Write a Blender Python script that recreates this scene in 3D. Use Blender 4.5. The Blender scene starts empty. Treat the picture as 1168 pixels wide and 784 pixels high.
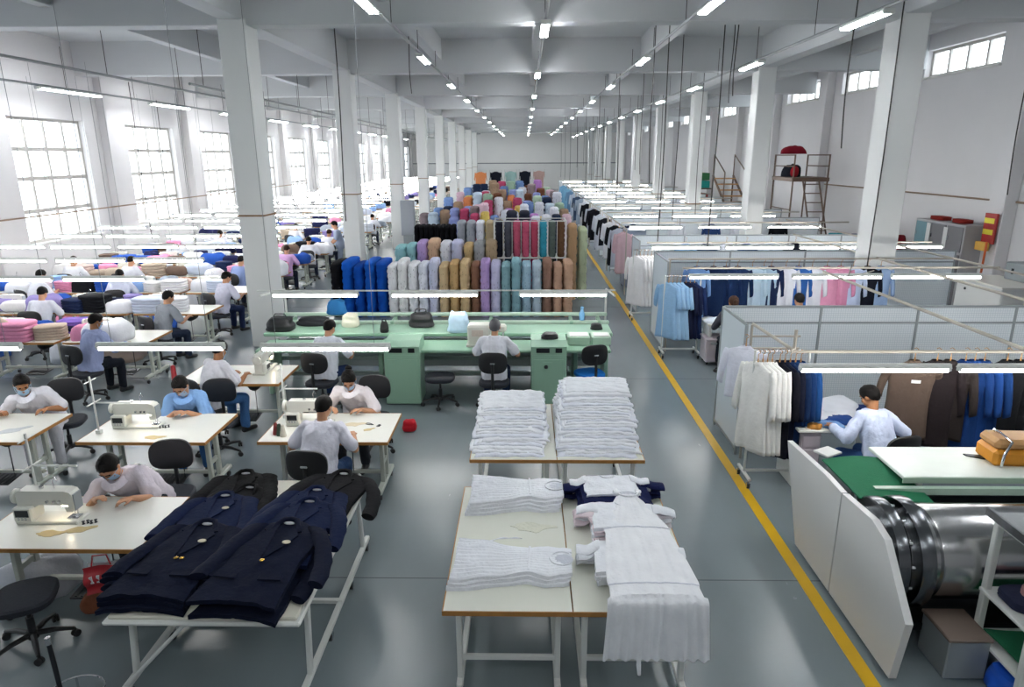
import bpy, bmesh, math, random
from mathutils import Vector, Matrix, noise
SC = bpy.context.scene
COL = SC.collection
PI = math.pi
R = math.radians
rnd = random.Random(7)
V = Vector

# ------------------------------------------------------------------ materials
def lin(h):
    h = h.lstrip('#'); o = []
    for i in (0, 2, 4):
        c = int(h[i:i+2], 16) / 255
        o.append(c/12.92 if c <= .04045 else ((c+.055)/1.055)**2.4)
    return (*o, 1)

_M = {}
def mat(name, hexc, rough=.5, metal=0., noise_amt=.06, scale=6., bump=0., bscale=60., spec=.5, sheen=0., coat=0., obj_coords=True):
    if name in _M: return _M[name]
    m = bpy.data.materials.new(name); m.use_nodes = True
    nt = m.node_tree; N = nt.nodes; L = nt.links
    b = N['Principled BSDF']
    b.inputs['Roughness'].default_value = rough; b.inputs['Metallic'].default_value = metal
    b.inputs['Specular IOR Level'].default_value = spec
    if sheen: b.inputs['Sheen Weight'].default_value = sheen
    if coat: b.inputs['Coat Weight'].default_value = coat
    c = lin(hexc)
    tc = N.new('ShaderNodeTexCoord')
    nz = N.new('ShaderNodeTexNoise'); nz.inputs['Scale'].default_value = scale; nz.inputs['Detail'].default_value = 4
    L.new(tc.outputs['Object'], nz.inputs['Vector'])
    mx = N.new('ShaderNodeMix'); mx.data_type = 'RGBA'
    a = noise_amt
    mx.inputs[6].default_value = (c[0]*(1-a), c[1]*(1-a), c[2]*(1-a), 1)
    mx.inputs[7].default_value = (min(1, c[0]*(1+a)), min(1, c[1]*(1+a)), min(1, c[2]*(1+a)), 1)
    L.new(nz.outputs['Fac'], mx.inputs[0]); L.new(mx.outputs[2], b.inputs['Base Color'])
    if bump:
        n2 = N.new('ShaderNodeTexNoise'); n2.inputs['Scale'].default_value = bscale; n2.inputs['Detail'].default_value = 3
        L.new(tc.outputs['Object'], n2.inputs['Vector'])
        bp = N.new('ShaderNodeBump'); bp.inputs['Strength'].default_value = bump; bp.inputs['Distance'].default_value = .02
        L.new(n2.outputs['Fac'], bp.inputs['Height']); L.new(bp.outputs['Normal'], b.inputs['Normal'])
    _M[name] = m
    return m

def cloth(hexc):
    return mat('cloth_' + hexc, hexc, .9, 0, .1, 9, .35, 35, .15)

def lace(hexc):
    """cut lace / knit fabric: the colour with small dark motifs"""
    k = 'lace_' + hexc
    if k in _M: return _M[k]
    m = mat(k, hexc, .9, 0, .12, 8, .6, 30, .15)
    nt = m.node_tree; N = nt.nodes; L = nt.links; b = N['Principled BSDF']
    tc = N.new('ShaderNodeTexCoord')
    vo = N.new('ShaderNodeTexVoronoi'); vo.inputs['Scale'].default_value = 9
    L.new(tc.outputs['Object'], vo.inputs['Vector'])
    rp = N.new('ShaderNodeValToRGB'); rp.color_ramp.elements[0].position = .10; rp.color_ramp.elements[1].position = .20
    rp.color_ramp.elements[0].color = (.22, .22, .22, 1); rp.color_ramp.elements[1].color = (1, 1, 1, 1)
    L.new(vo.outputs['Distance'], rp.inputs[0])
    mu = N.new('ShaderNodeMix'); mu.data_type = 'RGBA'; mu.blend_type = 'MULTIPLY'; mu.inputs[0].default_value = 1
    src = b.inputs['Base Color'].links[0].from_socket
    L.new(src, mu.inputs[6]); L.new(rp.outputs[0], mu.inputs[7]); L.new(mu.outputs[2], b.inputs['Base Color'])
    return m

def emit(name, col, strength):
    if name in _M: return _M[name]
    m = bpy.data.materials.new(name); m.use_nodes = True
    nt = m.node_tree; b = nt.nodes['Principled BSDF']
    b.inputs['Base Color'].default_value = (.9, .9, .9, 1)
    b.inputs['Emission Color'].default_value = (*col, 1); b.inputs['Emission Strength'].default_value = strength
    _M[name] = m
    return m

def glass_mat():
    if 'glass' in _M: return _M['glass']
    m = bpy.data.materials.new('window_glass'); m.use_nodes = True
    nt = m.node_tree; N = nt.nodes; L = nt.links; N.remove(N['Principled BSDF'])
    t = N.new('ShaderNodeBsdfTransparent'); t.inputs[0].default_value = (.94, .96, .97, 1)
    g = N.new('ShaderNodeBsdfGlossy'); g.inputs['Roughness'].default_value = .05
    x = N.new('ShaderNodeMixShader'); x.inputs[0].default_value = .06
    L.new(t.outputs[0], x.inputs[1]); L.new(g.outputs[0], x.inputs[2])
    L.new(x.outputs[0], N['Material Output'].inputs[0])
    _M['glass'] = m
    return m

def mesh_panel_mat():
    """white woven-wire partition sheet: pale plastic with a fine grid"""
    if 'panel' in _M: return _M['panel']
    m = bpy.data.materials.new('white_mesh_sheet'); m.use_nodes = True
    nt = m.node_tree; N = nt.nodes; L = nt.links; b = N['Principled BSDF']
    b.inputs['Roughness'].default_value = .45
    tc = N.new('ShaderNodeTexCoord')
    sep = N.new('ShaderNodeSeparateXYZ'); L.new(tc.outputs['Object'], sep.inputs[0])
    outs = []
    for ax in ('X', 'Y', 'Z'):
        mu = N.new('ShaderNodeMath'); mu.operation = 'MULTIPLY'; mu.inputs[1].default_value = 32
        fr = N.new('ShaderNodeMath'); fr.operation = 'FRACT'
        gt = N.new('ShaderNodeMath'); gt.operation = 'LESS_THAN'; gt.inputs[1].default_value = .2
        L.new(sep.outputs[ax], mu.inputs[0]); L.new(mu.outputs[0], fr.inputs[0]); L.new(fr.outputs[0], gt.inputs[0]); outs.append(gt)
    ge = N.new('ShaderNodeNewGeometry'); sn = N.new('ShaderNodeSeparateXYZ'); L.new(ge.outputs['Normal'], sn.inputs[0])
    tot = None
    for ax, g in zip(('X', 'Y', 'Z'), outs):
        ab = N.new('ShaderNodeMath'); ab.operation = 'ABSOLUTE'; L.new(sn.outputs[ax], ab.inputs[0])
        lt = N.new('ShaderNodeMath'); lt.operation = 'LESS_THAN'; lt.inputs[1].default_value = .5; L.new(ab.outputs[0], lt.inputs[0])
        pr = N.new('ShaderNodeMath'); pr.operation = 'MULTIPLY'; L.new(g.outputs[0], pr.inputs[0]); L.new(lt.outputs[0], pr.inputs[1])
        if tot is None: tot = pr
        else:
            ad = N.new('ShaderNodeMath'); ad.operation = 'MAXIMUM'; L.new(tot.outputs[0], ad.inputs[0]); L.new(pr.outputs[0], ad.inputs[1]); tot = ad
    mx = N.new('ShaderNodeMix'); mx.data_type = 'RGBA'
    mx.inputs[6].default_value = lin('e9eff3'); mx.inputs[7].default_value = lin('d0d9e0')
    L.new(tot.outputs[0], mx.inputs[0]); L.new(mx.outputs[2], b.inputs['Base Color'])
    _M['panel'] = m
    return m

def floor_mat():
    m = bpy.data.materials.new('grey_epoxy_floor'); m.use_nodes = True
    nt = m.node_tree; N = nt.nodes; L = nt.links; b = N['Principled BSDF']
    tc = N.new('ShaderNodeTexCoord')
    n1 = N.new('ShaderNodeTexNoise'); n1.inputs['Scale'].default_value = .6; n1.inputs['Detail'].default_value = 6
    n2 = N.new('ShaderNodeTexNoise'); n2.inputs['Scale'].default_value = 5; n2.inputs['Detail'].default_value = 8
    mp = N.new('ShaderNodeMapping'); mp.inputs['Scale'].default_value = (1, .25, 1)
    L.new(tc.outputs['Object'], n1.inputs['Vector']); L.new(tc.outputs['Object'], mp.inputs[0]); L.new(mp.outputs[0], n2.inputs['Vector'])
    mx = N.new('ShaderNodeMix'); mx.data_type = 'RGBA'; mx.inputs[6].default_value = lin('6f7a7e'); mx.inputs[7].default_value = lin('7e898e')
    L.new(n1.outputs['Fac'], mx.inputs[0])
    m2 = N.new('ShaderNodeMix'); m2.data_type = 'RGBA'; m2.blend_type = 'MULTIPLY'; m2.inputs[0].default_value = .07
    rp = N.new('ShaderNodeValToRGB'); rp.color_ramp.elements[0].position = .3; rp.color_ramp.elements[1].position = .65
    rp.color_ramp.elements[0].color = (.6, .6, .6, 1)
    L.new(n2.outputs['Fac'], rp.inputs[0]); L.new(mx.outputs[2], m2.inputs[6]); L.new(rp.outputs[0], m2.inputs[7])
    # expansion joints
    sp = N.new('ShaderNodeSeparateXYZ'); L.new(tc.outputs['Object'], sp.inputs[0])
    ad = N.new('ShaderNodeMath'); ad.operation = 'ADD'; ad.inputs[1].default_value = .4
    L.new(sp.outputs['Y'], ad.inputs[0])
    dv = N.new('ShaderNodeMath'); dv.operation = 'DIVIDE'; dv.inputs[1].default_value = 5.7
    L.new(ad.outputs[0], dv.inputs[0])
    fr = N.new('ShaderNodeMath'); fr.operation = 'FRACT'; L.new(dv.outputs[0], fr.inputs[0])
    lt = N.new('ShaderNodeMath'); lt.operation = 'LESS_THAN'; lt.inputs[1].default_value = .0022; L.new(fr.outputs[0], lt.inputs[0])
    m3 = N.new('ShaderNodeMix'); m3.data_type = 'RGBA'; m3.inputs[7].default_value = lin('4d5558')
    L.new(lt.outputs[0], m3.inputs[0]); L.new(m2.outputs[2], m3.inputs[6]); L.new(m3.outputs[2], b.inputs['Base Color'])
    rr = N.new('ShaderNodeMapRange'); rr.inputs['To Min'].default_value = .2; rr.inputs['To Max'].default_value = .3
    L.new(n2.outputs['Fac'], rr.inputs['Value']); L.new(rr.outputs[0], b.inputs['Roughness'])
    bp = N.new('ShaderNodeBump'); bp.inputs['Strength'].default_value = .06; bp.inputs['Distance'].default_value = .02
    n3 = N.new('ShaderNodeTexNoise'); n3.inputs['Scale'].default_value = 3; L.new(tc.outputs['Object'], n3.inputs['Vector'])
    L.new(n3.outputs['Fac'], bp.inputs['Height']); L.new(bp.outputs[0], b.inputs['Normal'])
    b.inputs['Specular IOR Level'].default_value = .5
    return m

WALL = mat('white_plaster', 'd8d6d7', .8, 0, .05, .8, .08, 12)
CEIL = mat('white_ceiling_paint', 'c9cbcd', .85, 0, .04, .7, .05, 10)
COLM = mat('white_column_paint', 'dcdddc', .7, 0, .05, 1.2, .05, 10)
WHITE = mat('white_painted_metal', 'd8dad6', .35, 0, .05, 4)
GREYM = mat('grey_painted_metal', '9aa1a4', .4, .2, .06, 4)
STEEL = mat('brushed_steel', 'b9babb', .22, 1, .08, 3)
DSTEEL = mat('dark_steel', '3a3d40', .3, .8, .1, 4)
RINGS = mat('polished_ring_steel', '6f7276', .22, 1, .1, 4)
CHROME = mat('chrome', 'd5d6d8', .1, 1, .02, 4)
TABLE = mat('table_laminate', 'e6e6de', .3, 0, .03, 2)
EDGE = mat('plywood_edge', 'a8763c', .5, 0, .25, 14)
LEGS = mat('sage_enamel_legs', 'b9beb4', .4, 0, .06, 4)
BLACKP = mat('black_plastic', '17181b', .45, 0, .1, 8)
NAVYF = mat('charcoal_chair_fabric', '20242d', .8, 0, .15, 30, .3, 80)
GREEN = mat('mint_green_enamel', '8fb39c', .35, 0, .06, 3)
DGREEN = mat('dull_green_enamel', '6d9480', .4, 0, .08, 3)
CREAM = mat('cream_machine_enamel', 'd9d9d0', .3, 0, .04, 5)
RUBBER = mat('dark_rubber', '1c1c1d', .7)
WOOD = mat('pale_wood', 'b98a52', .5, 0, .2, 12)
PANELW = mat('white_panel_laminate', 'dcdcda', .35, 0, .03, 2)
FELT = mat('green_felt', '0f6b47', .9, 0, .08, 20, .3, 90)
YELLOW = mat('yellow_line_paint', 'd9ab12', .35, 0, .14, 3)
PIPE = mat('galvanised_pipe', '8b8f91', .4, .7, .1, 6)
CABLE = mat('dark_cable', '2c2a28', .6)
SKIN = mat('skin', 'c08e6e', .5, 0, .07, 12, .05, 60, .4)
SKIN2 = mat('skin_tan', 'a8744f', .5, 0, .07, 12, .05, 60, .4)
HAIR = mat('black_hair', '0e0b0a', .6, 0, .3, 40, .4, 120, .15)
HAIRB = mat('brown_hair', '2e1c13', .6, 0, .3, 40, .4, 120, .15)
MASKM = mat('pale_blue_mask', 'a9c9e4', .8, 0, .04, 10, .3, 40)
EYE = mat('dark_eye', '1a120e', .2)
GOLD = mat('brass', 'c9a24a', .25, 1)
TUBE = emit('lit_tube', (1, .98, .96), 24)
TUBE_C = emit('lit_ceiling_tube', (.95, .98, 1), 60)
BULB = emit('needle_lamp_glow', (1, .82, .55), 110)

# ------------------------------------------------------------------ mesh building
class MB:
    def __init__(s): s.v = []; s.f = []
    def add(s, vs, fs):
        o = len(s.v); s.v += [tuple(x) for x in vs]; s.f += [tuple(i+o for i in q) for q in fs]; return s
    def box(s, c, d, rz=0, rx=0, ry=0, bev=0, M=None):
        hx, hy, hz = d[0]/2, d[1]/2, d[2]/2
        if bev:
            b = min(bev, hx*.9, hy*.9, hz*.9)
            vs = []; idx = {}
            for sx in (-1, 1):
                for sy in (-1, 1):
                    for sz in (-1, 1):
                        for k in range(3):
                            p = [sx*(hx-b), sy*(hy-b), sz*(hz-b)]; p[k] = (sx*hx, sy*hy, sz*hz)[k]
                            idx[(sx, sy, sz, k)] = len(vs); vs.append(p)
            fs = []
            for k in range(3):
                i, j = [(1, 2), (2, 0), (0, 1)][k]
                for sg in (-1, 1):
                    q = []
                    for a, c2 in ((-1, -1), (1, -1), (1, 1), (-1, 1)):
                        t = [0, 0, 0]; t[k] = sg; t[i] = a; t[j] = c2; q.append(idx[(*t, k)])
                    fs.append(q if sg > 0 else q[::-1])
                # edges along axis k
                for a in (-1, 1):
                    for c2 in (-1, 1):
                        t0 = [0, 0, 0]; t0[i] = a; t0[j] = c2; t1 = list(t0); t0[k] = -1; t1[k] = 1
                        q = [idx[(*t0, i)], idx[(*t1, i)], idx[(*t1, j)], idx[(*t0, j)]]
                        fs.append(q if a*c2 < 0 else q[::-1])
            for sx in (-1, 1):
                for sy in (-1, 1):
                    for sz in (-1, 1):
                        q = [idx[(sx, sy, sz, 0)], idx[(sx, sy, sz, 1)], idx[(sx, sy, sz, 2)]]
                        fs.append(q if sx*sy*sz > 0 else q[::-1])
        else:
            vs = [(sx*hx, sy*hy, sz*hz) for sx in (-1, 1) for sy in (-1, 1) for sz in (-1, 1)]
            fs = [(0, 1, 3, 2), (4, 6, 7, 5), (0, 4, 5, 1), (2, 3, 7, 6), (0, 2, 6, 4), (1, 5, 7, 3)]
        T = M if M else Matrix.Translation(c) @ Matrix.Rotation(rz, 4, 'Z') @ Matrix.Rotation(rx, 4, 'X') @ Matrix.Rotation(ry, 4, 'Y')
        return s.add([T @ V(p) for p in vs], fs)
    def ring_loft(s, rings, cap=True, closed=True):
        n = len(rings[0]); o = len(s.v)
        for r in rings: s.v += [tuple(p) for p in r]
        m = n if closed else n-1
        for i in range(len(rings)-1):
            for j in range(m):
                k = (j+1) % n
                s.f.append((o+i*n+j, o+i*n+k, o+(i+1)*n+k, o+(i+1)*n+j))
        if cap and closed:
            s.f.append(tuple(o+j for j in range(n))[::-1]); s.f.append(tuple(o+(len(rings)-1)*n+j for j in range(n)))
        return s
    def tube(s, pts, r, n=8, cap=True):
        pts = [V(p) for p in pts]; rings = []
        rr = r if isinstance(r, (list, tuple)) else [r]*len(pts)
        up = None
        for i, p in enumerate(pts):
            d = (pts[min(i+1, len(pts)-1)] - pts[max(i-1, 0)]).normalized()
            if up is None:
                up = V((0, 0, 1)) if abs(d.z) < .9 else V((1, 0, 0))
            a = d.cross(up)
            if a.length < 1e-5: a = d.cross(V((0, 1, 0)))
            a.normalize(); b = a.cross(d).normalized(); up = b
            rings.append([p + rr[i]*(math.cos(t)*a + math.sin(t)*b) for t in (2*PI*k/n for k in range(n))])
        for q in rings: q.reverse()
        return s.ring_loft(rings, cap)
    def cyl(s, p0, p1, r0, r1=None, n=16): return s.tube([p0, p1], [r0, r0 if r1 is None else r1], n)
    def lathe(s, prof, c=(0, 0, 0), n=20, M=None):
        rings = []
        for r, z in prof:
            rings.append([V((r*math.cos(2*PI*k/n), r*math.sin(2*PI*k/n), z)) for k in range(n)])
        if M is None: M = Matrix.Translation(c)
        return s.ring_loft([[M @ p for p in q] for q in rings])
    def caps(s, p0, r0, p1, r1, n=10, m=4):
        """sphere-swept tapered capsule"""
        p0, p1 = V(p0), V(p1); d = p1-p0
        if d.length < 1e-6: d = V((0, 0, 1e-4))
        d.normalize(); a = d.orthogonal().normalized(); b = d.cross(a); rings = []
        for i in range(m+1):
            t = -PI/2 + PI/2*i/m; q = max(.02, math.cos(t))
            rings.append([p0 + d*(r0*math.sin(t)) + r0*q*(math.cos(2*PI*k/n)*a + math.sin(2*PI*k/n)*b) for k in range(n)])
        for i in range(m+1):
            t = PI/2*i/m; q = max(.02, math.cos(t))
            rings.append([p1 + d*(r1*math.sin(t)) + r1*q*(math.cos(2*PI*k/n)*a + math.sin(2*PI*k/n)*b) for k in range(n)])
        return s.ring_loft(rings)
    def ell(s, c, rad, M=None, n=16, m=10):
        rings = []
        for i in range(m+1):
            t = -PI/2 + PI*i/m; q = max(.02, math.cos(t))
            rings.append([V((rad[0]*q*math.cos(2*PI*k/n), rad[1]*q*math.sin(2*PI*k/n), rad[2]*math.sin(t))) for k in range(n)])
        M = (M or Matrix()) @ Matrix.Translation(c)
        return s.ring_loft([[M @ p for p in q] for q in rings])
    def prism(s, poly, h, M=None):
        """polygon in XY extruded by h along Z"""
        M = M or Matrix(); n = len(poly)
        vs = [M @ V((x, y, 0)) for x, y in poly] + [M @ V((x, y, h)) for x, y in poly]
        fs = [tuple(range(n))[::-1], tuple(range(n, 2*n))] + [(i, (i+1) % n, n+(i+1) % n, n+i) for i in range(n)]
        return s.add(vs, fs)
    def sheet(s, fn, nu, nv, thick=0):
        """open grid fn(u,v) with u,v in 0..1; optional thickness downwards along z"""
        g = [[V(fn(i/nu, j/nv)) for i in range(nu+1)] for j in range(nv+1)]
        o = len(s.v)
        for row in g: s.v += [tuple(p) for p in row]
        for j in range(nv):
            for i in range(nu):
                a = o+j*(nu+1)+i; s.f.append((a, a+1, a+nu+2, a+nu+1))
        if thick:
            o2 = len(s.v)
            for row in g: s.v += [(p.x, p.y, p.z-thick) for p in row]
            for j in range(nv):
                for i in range(nu):
                    a = o2+j*(nu+1)+i; s.f.append((a, a+nu+1, a+nu+2, a+1))
            b = [(0, i) for i in range(nu)] ; e = []
            for i in range(nu): e.append((i, i+1)); 
            per = [i for i in range(nu+1)] + [j*(nu+1)+nu for j in range(1, nv+1)] + [nv*(nu+1)+i for i in range(nu-1, -1, -1)] + [j*(nu+1) for j in range(nv-1, 0, -1)]
            for k in range(len(per)):
                a, c = per[k], per[(k+1) % len(per)]
                s.f.append((o+c, o+a, o2+a, o2+c))
        return s
    def mesh(s, name, smooth=False):
        me = bpy.data.meshes.new(name); me.from_pydata(s.v, [], s.f)
        bm = bmesh.new(); bm.from_mesh(me); bmesh.ops.recalc_face_normals(bm, faces=bm.faces); bm.to_mesh(me); bm.free(); me.update()
        if smooth:
            me.polygons.foreach_set('use_smooth', [True]*len(me.polygons))
        return me

def link(o): COL.objects.link(o); return o
def setm(me, m):
    me.materials.clear()
    for x in (m if isinstance(m, (list, tuple)) else [m]): me.materials.append(x)
def obj(name, g, m, parent=None, smooth=False, loc=(0, 0, 0), rot=None):
    me = g.mesh(name, smooth) if isinstance(g, MB) else g
    if m is not None: setm(me, m)
    o = bpy.data.objects.new(name, me); link(o)
    if smooth == 'auto' or smooth is True:
        try: me.set_sharp_from_angle(angle=R(40))
        except Exception: pass
    o.parent = parent; o.location = loc
    if rot: o.rotation_euler = rot
    return o
def tag(o, label, cat, group=None, kind=None):
    o['label'] = label; o['category'] = cat
    if group: o['group'] = group
    if kind: o['kind'] = kind
    return o
def thing(name, label, cat, loc=(0, 0, 0), rz=0, group=None):
    o = bpy.data.objects.new(name, None); link(o)
    o.location = loc; o.rotation_euler = (0, 0, rz); o.empty_display_size = .1
    return tag(o, label, cat, group)
def struct(name, g, m, label=None, smooth=False):
    o = obj(name, g, m, None, smooth); o['kind'] = 'structure'
    if label: o['label'] = label
    return o
def kids(o): return [c for c in bpy.data.objects if c.parent == o]
_KC = {}
def tree(root):
    if root.name not in _KC:
        _KC[root.name] = [(c, [(g, []) for g in kids(c)]) for c in kids(root)]
    return _KC[root.name]
def dup(root, loc=None, rz=None, label=None, group=None, mats=None, skip=()):
    """copy a thing with copies of its parts and sub-parts; mats: {part name: material}"""
    r = root.copy(); link(r)
    if loc is not None: r.location = loc
    if rz is not None: r.rotation_euler = (0, 0, rz)
    if label: r['label'] = label
    if group: r['group'] = group
    def recolour(o, src):
        k = src.name.split('.')[0]
        if mats and k in mats and o.material_slots:
            o.material_slots[0].link = 'OBJECT'; o.material_slots[0].material = mats[k]
    if r.type == 'MESH': recolour(r, root)
    for c, gs in tree(root):
        if c.name.split('.')[0] in skip: continue
        cc = c.copy(); link(cc); cc.parent = r; recolour(cc, c)
        for g, _ in gs:
            gg = g.copy(); link(gg); gg.parent = cc; recolour(gg, g)
    return r
ORD = ['first', 'second', 'third', 'fourth', 'fifth', 'sixth', 'seventh', 'eighth', 'ninth', 'tenth', 'eleventh', 'twelfth',
       'thirteenth', 'fourteenth', 'fifteenth', 'sixteenth', 'seventeenth', 'eighteenth', 'nineteenth', 'twentieth', 'twenty-first',
       'twenty-second', 'twenty-third', 'twenty-fourth', 'twenty-fifth', 'twenty-sixth', 'twenty-seventh', 'twenty-eighth', 'twenty-ninth', 'thirtieth',
       'thirty-first', 'thirty-second', 'thirty-third', 'thirty-fourth', 'thirty-fifth', 'thirty-sixth', 'thirty-seventh', 'thirty-eighth', 'thirty-ninth', 'fortieth']

def remesh(mb, voxel, smooth=4, wrinkle=0, wscale=9, seed=0):
    """union of the pieces as one continuous skin"""
    me = mb.mesh('tmp'); o = bpy.data.objects.new('tmp', me); link(o)
    r = o.modifiers.new('r', 'REMESH'); r.mode = 'VOXEL'; r.voxel_size = voxel; r.use_smooth_shade = True
    s = o.modifiers.new('s', 'SMOOTH'); s.iterations = smooth; s.factor = .5
    dg = bpy.context.evaluated_depsgraph_get(); dg.update()
    out = bpy.data.meshes.new_from_object(o.evaluated_get(dg))
    bpy.data.objects.remove(o); bpy.data.meshes.remove(me)
    if wrinkle:
        off = V((seed*3.1, seed*1.7, seed*.9))
        ns = [v.normal.copy() for v in out.vertices]
        for v, n in zip(out.vertices, ns):
            p = V((v.co.x*wscale, v.co.y*wscale, v.co.z*wscale*.55)) + off
            v.co += n*wrinkle*(noise.noise(p) + .5*noise.noise(p*2.3))
        out.update()
    out.polygons.foreach_set('use_smooth', [True]*len(out.polygons))
    return out
# ------------------------------------------------------------------ camera, world, room shell
XL, XR, YB, YF, ZC = -13., 11.3, 80., -8., 6.9
def camera():
    cam = bpy.data.cameras.new('camera'); co = bpy.data.objects.new('camera', cam); link(co)
    cam.sensor_width = 36; cam.lens = 767/1168*36; cam.clip_end = 300; cam.clip_start = .075
    co.matrix_world = (Matrix.Translation((0, 0, 3.7)) @ Matrix.Rotation(R(1.15), 4, 'Z') @
                       Matrix.Rotation(PI/2 - math.atan(214/767), 4, 'X') @ Matrix.Rotation(R(-.3), 4, 'Z'))
    SC.camera = co
camera()
w = bpy.data.worlds.new('overcast_sky'); SC.world = w; w.use_nodes = True
nt = w.node_tree; bg = nt.nodes['Background']
tc = nt.nodes.new('ShaderNodeTexCoord'); sp = nt.nodes.new('ShaderNodeSeparateXYZ'); rp = nt.nodes.new('ShaderNodeValToRGB')
nt.links.new(tc.outputs['Generated'], sp.inputs[0]); nt.links.new(sp.outputs['Z'], rp.inputs[0])
rp.color_ramp.elements[0].color = (.80, .86, .90, 1); rp.color_ramp.elements[1].color = (.93, .97, 1, 1)
rp.color_ramp.elements[1].position = .25
nt.links.new(rp.outputs[0], bg.inputs[0]); bg.inputs[1].default_value = 3.4

struct('floor', MB().box(((XL+XR)/2, (YB+YF)/2, -.06), (XR-XL+.6, YB-YF+.6, .12)), floor_mat(), 'glossy grey epoxy floor')
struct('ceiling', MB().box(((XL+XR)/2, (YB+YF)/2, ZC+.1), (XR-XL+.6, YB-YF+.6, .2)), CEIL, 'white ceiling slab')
struct('trim_1', MB().box((2.51, (YB+3)/2-.5, .003), (.11, YB-3, .006)), YELLOW, 'yellow walkway line painted on the floor')
struct('wall_back', MB().box(((XL+XR)/2, YB+.15, ZC/2), (XR-XL+.6, .3, ZC)), mat('white_back_wall', 'efeeec', .8, 0, .03, .8))
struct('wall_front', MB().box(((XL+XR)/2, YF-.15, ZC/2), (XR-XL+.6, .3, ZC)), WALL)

WINL = [17.5+5.2*k for k in range(-4, 12)]     # near edges, 3.1 m wide
WINR = [17.4+5.15*k for k in range(-4, 12)]
def wall_with_windows(name, x0, x1, starts, wid, z0, z1):
    g = MB(); xm, xd = (x0+x1)/2, abs(x1-x0)
    g.box((xm, (YB+YF)/2, z0/2), (xd, YB-YF, z0)); g.box((xm, (YB+YF)/2, (ZC+z1)/2), (xd, YB-YF, ZC-z1))
    y = YF
    for s in starts + [None]:
        e = YB if s is None else s
        g.box((xm, (y+e)/2, (z0+z1)/2), (xd, e-y, z1-z0))
        if s is not None: y = s+wid
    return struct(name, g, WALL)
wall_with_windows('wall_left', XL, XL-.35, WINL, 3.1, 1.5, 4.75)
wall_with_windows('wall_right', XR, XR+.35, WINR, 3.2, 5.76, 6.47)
FRAME = mat('window_frame_paint', 'b7b3ae', .5, 0, .08, 4)
SILL = mat('window_sill_paint', 'd8d7d4', .6)
wn = 0
def window(x, y0, wid, z0, z1, zs, ncol, inward):
    global wn; wn += 1
    g = MB(); t = .075
    for k in range(ncol+1):
        yy = y0 + wid*k/ncol; g.box((x, min(max(yy, y0+t/2), y0+wid-t/2), (z0+z1)/2), (.06, t, z1-z0))
    for z in [z0+t/2, z1-t/2] + zs: g.box((x, y0+wid/2, z), (.07, wid, .10 if z in zs else t))
    f = struct('window_%d' % wn, g, FRAME)
    p = obj('window_pane', MB().box((x, y0+wid/2, (z0+z1)/2), (.008, wid, z1-z0)), glass_mat(), f)
    obj('window_sill', MB().box((x+inward*.12, y0+wid/2, z0-.02), (.3, wid+.1, .05), bev=.01), SILL, f)
    return f
for y in WINL: window(XL-.2, y, 3.1, 1.5, 4.75, [2.33, 3.18, 3.94], 4, 1)
for y in WINR: window(XR+.2, y, 3.2, 5.76, 6.47, [], 4, -1)
def portal(x, y, z, sy, sz, rot):
    l = bpy.data.lights.new('sky_portal', 'AREA'); l.shape = 'RECTANGLE'; l.size = sz; l.size_y = sy; l.cycles.is_portal = True
    o = bpy.data.objects.new('sky_portal', l); link(o); o.location = (x, y, z); o.rotation_euler = (0, rot, 0)
for y in WINL: portal(XL-.3, y+1.55, 3.12, 3.1, 3.25, -PI/2)
for y in WINR: portal(XR+.3, y+1.6, 6.1, 3.2, .71, PI/2)

BEAMY = [13.28+7.46*k for k in range(-2, 9)]
for y in BEAMY:
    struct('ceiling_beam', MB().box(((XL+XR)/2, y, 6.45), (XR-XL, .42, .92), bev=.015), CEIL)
for x, zb, wd in ((-5.25, 6.08, .4), (6.85, 6.08, .4), (-2.5, 6.35, .26), (.32, 6.35, .26), (3.38, 6.35, .26), (-8.6, 6.33, .26), (9.2, 6.35, .26)):
    for a, b in zip([YF]+BEAMY, BEAMY+[YB]):
        if b < 5: continue
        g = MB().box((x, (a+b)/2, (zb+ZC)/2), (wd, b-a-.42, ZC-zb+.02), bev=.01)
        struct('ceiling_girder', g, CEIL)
STRAP = mat('rusty_strap', '8a6a4c', .6, .3, .3, 20)
for i, y in enumerate(BEAMY):
    if y < 10: continue
    for x, side in ((-5.25, 'left'), (6.85, 'right')):
        c = struct('column', MB().box((x, y, 3.05), (.5, .6, 6.1), bev=.02), COLM, 'white square column')
        if side == 'left' or i > 3:
            obj('column_strap', MB().box((x, y, 2.62 if side == 'left' else 1.8), (.53, .63, .03)), STRAP, c)
PIL = [16.4+5.2*k for k in range(-3, 13)]
for y in PIL:
    if 12 < y < 79:
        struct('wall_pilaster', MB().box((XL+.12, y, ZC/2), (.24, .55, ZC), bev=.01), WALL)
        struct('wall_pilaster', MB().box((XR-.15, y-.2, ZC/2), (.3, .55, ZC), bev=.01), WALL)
# surface-run pipes along the walls
def pipe_run(label, pts, r=.018, m=PIPE):
    return tag(obj('wall_pipe', MB().tube(pts, r, 8), m, smooth=True), label, 'pipe')
PIPEB = mat('brown_pipe_paint', '8d7761', .5, .1, .15, 6)
pipe_run('thin brown pipe running along the right wall above the cabinets', [(11.26, y, 2.62) for y in (5, 16.05)], .025, PIPEB)
pipe_run('thin brown pipe running along the right wall behind the ladder platform', [(11.26, y, 2.62) for y in (16.7, 26.2)], .022, PIPEB)
pipe_run('thin pipe running along the left wall across the windows', [(XL+.3, y, 2.25) for y in (10, 40)], .02, PIPEB)
pipe_run('thin dark conduit across the white back wall', [(XL+.1, YB-.03, 2.9), (XR-.1, YB-.03, 2.9)], .05, PIPE)

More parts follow.
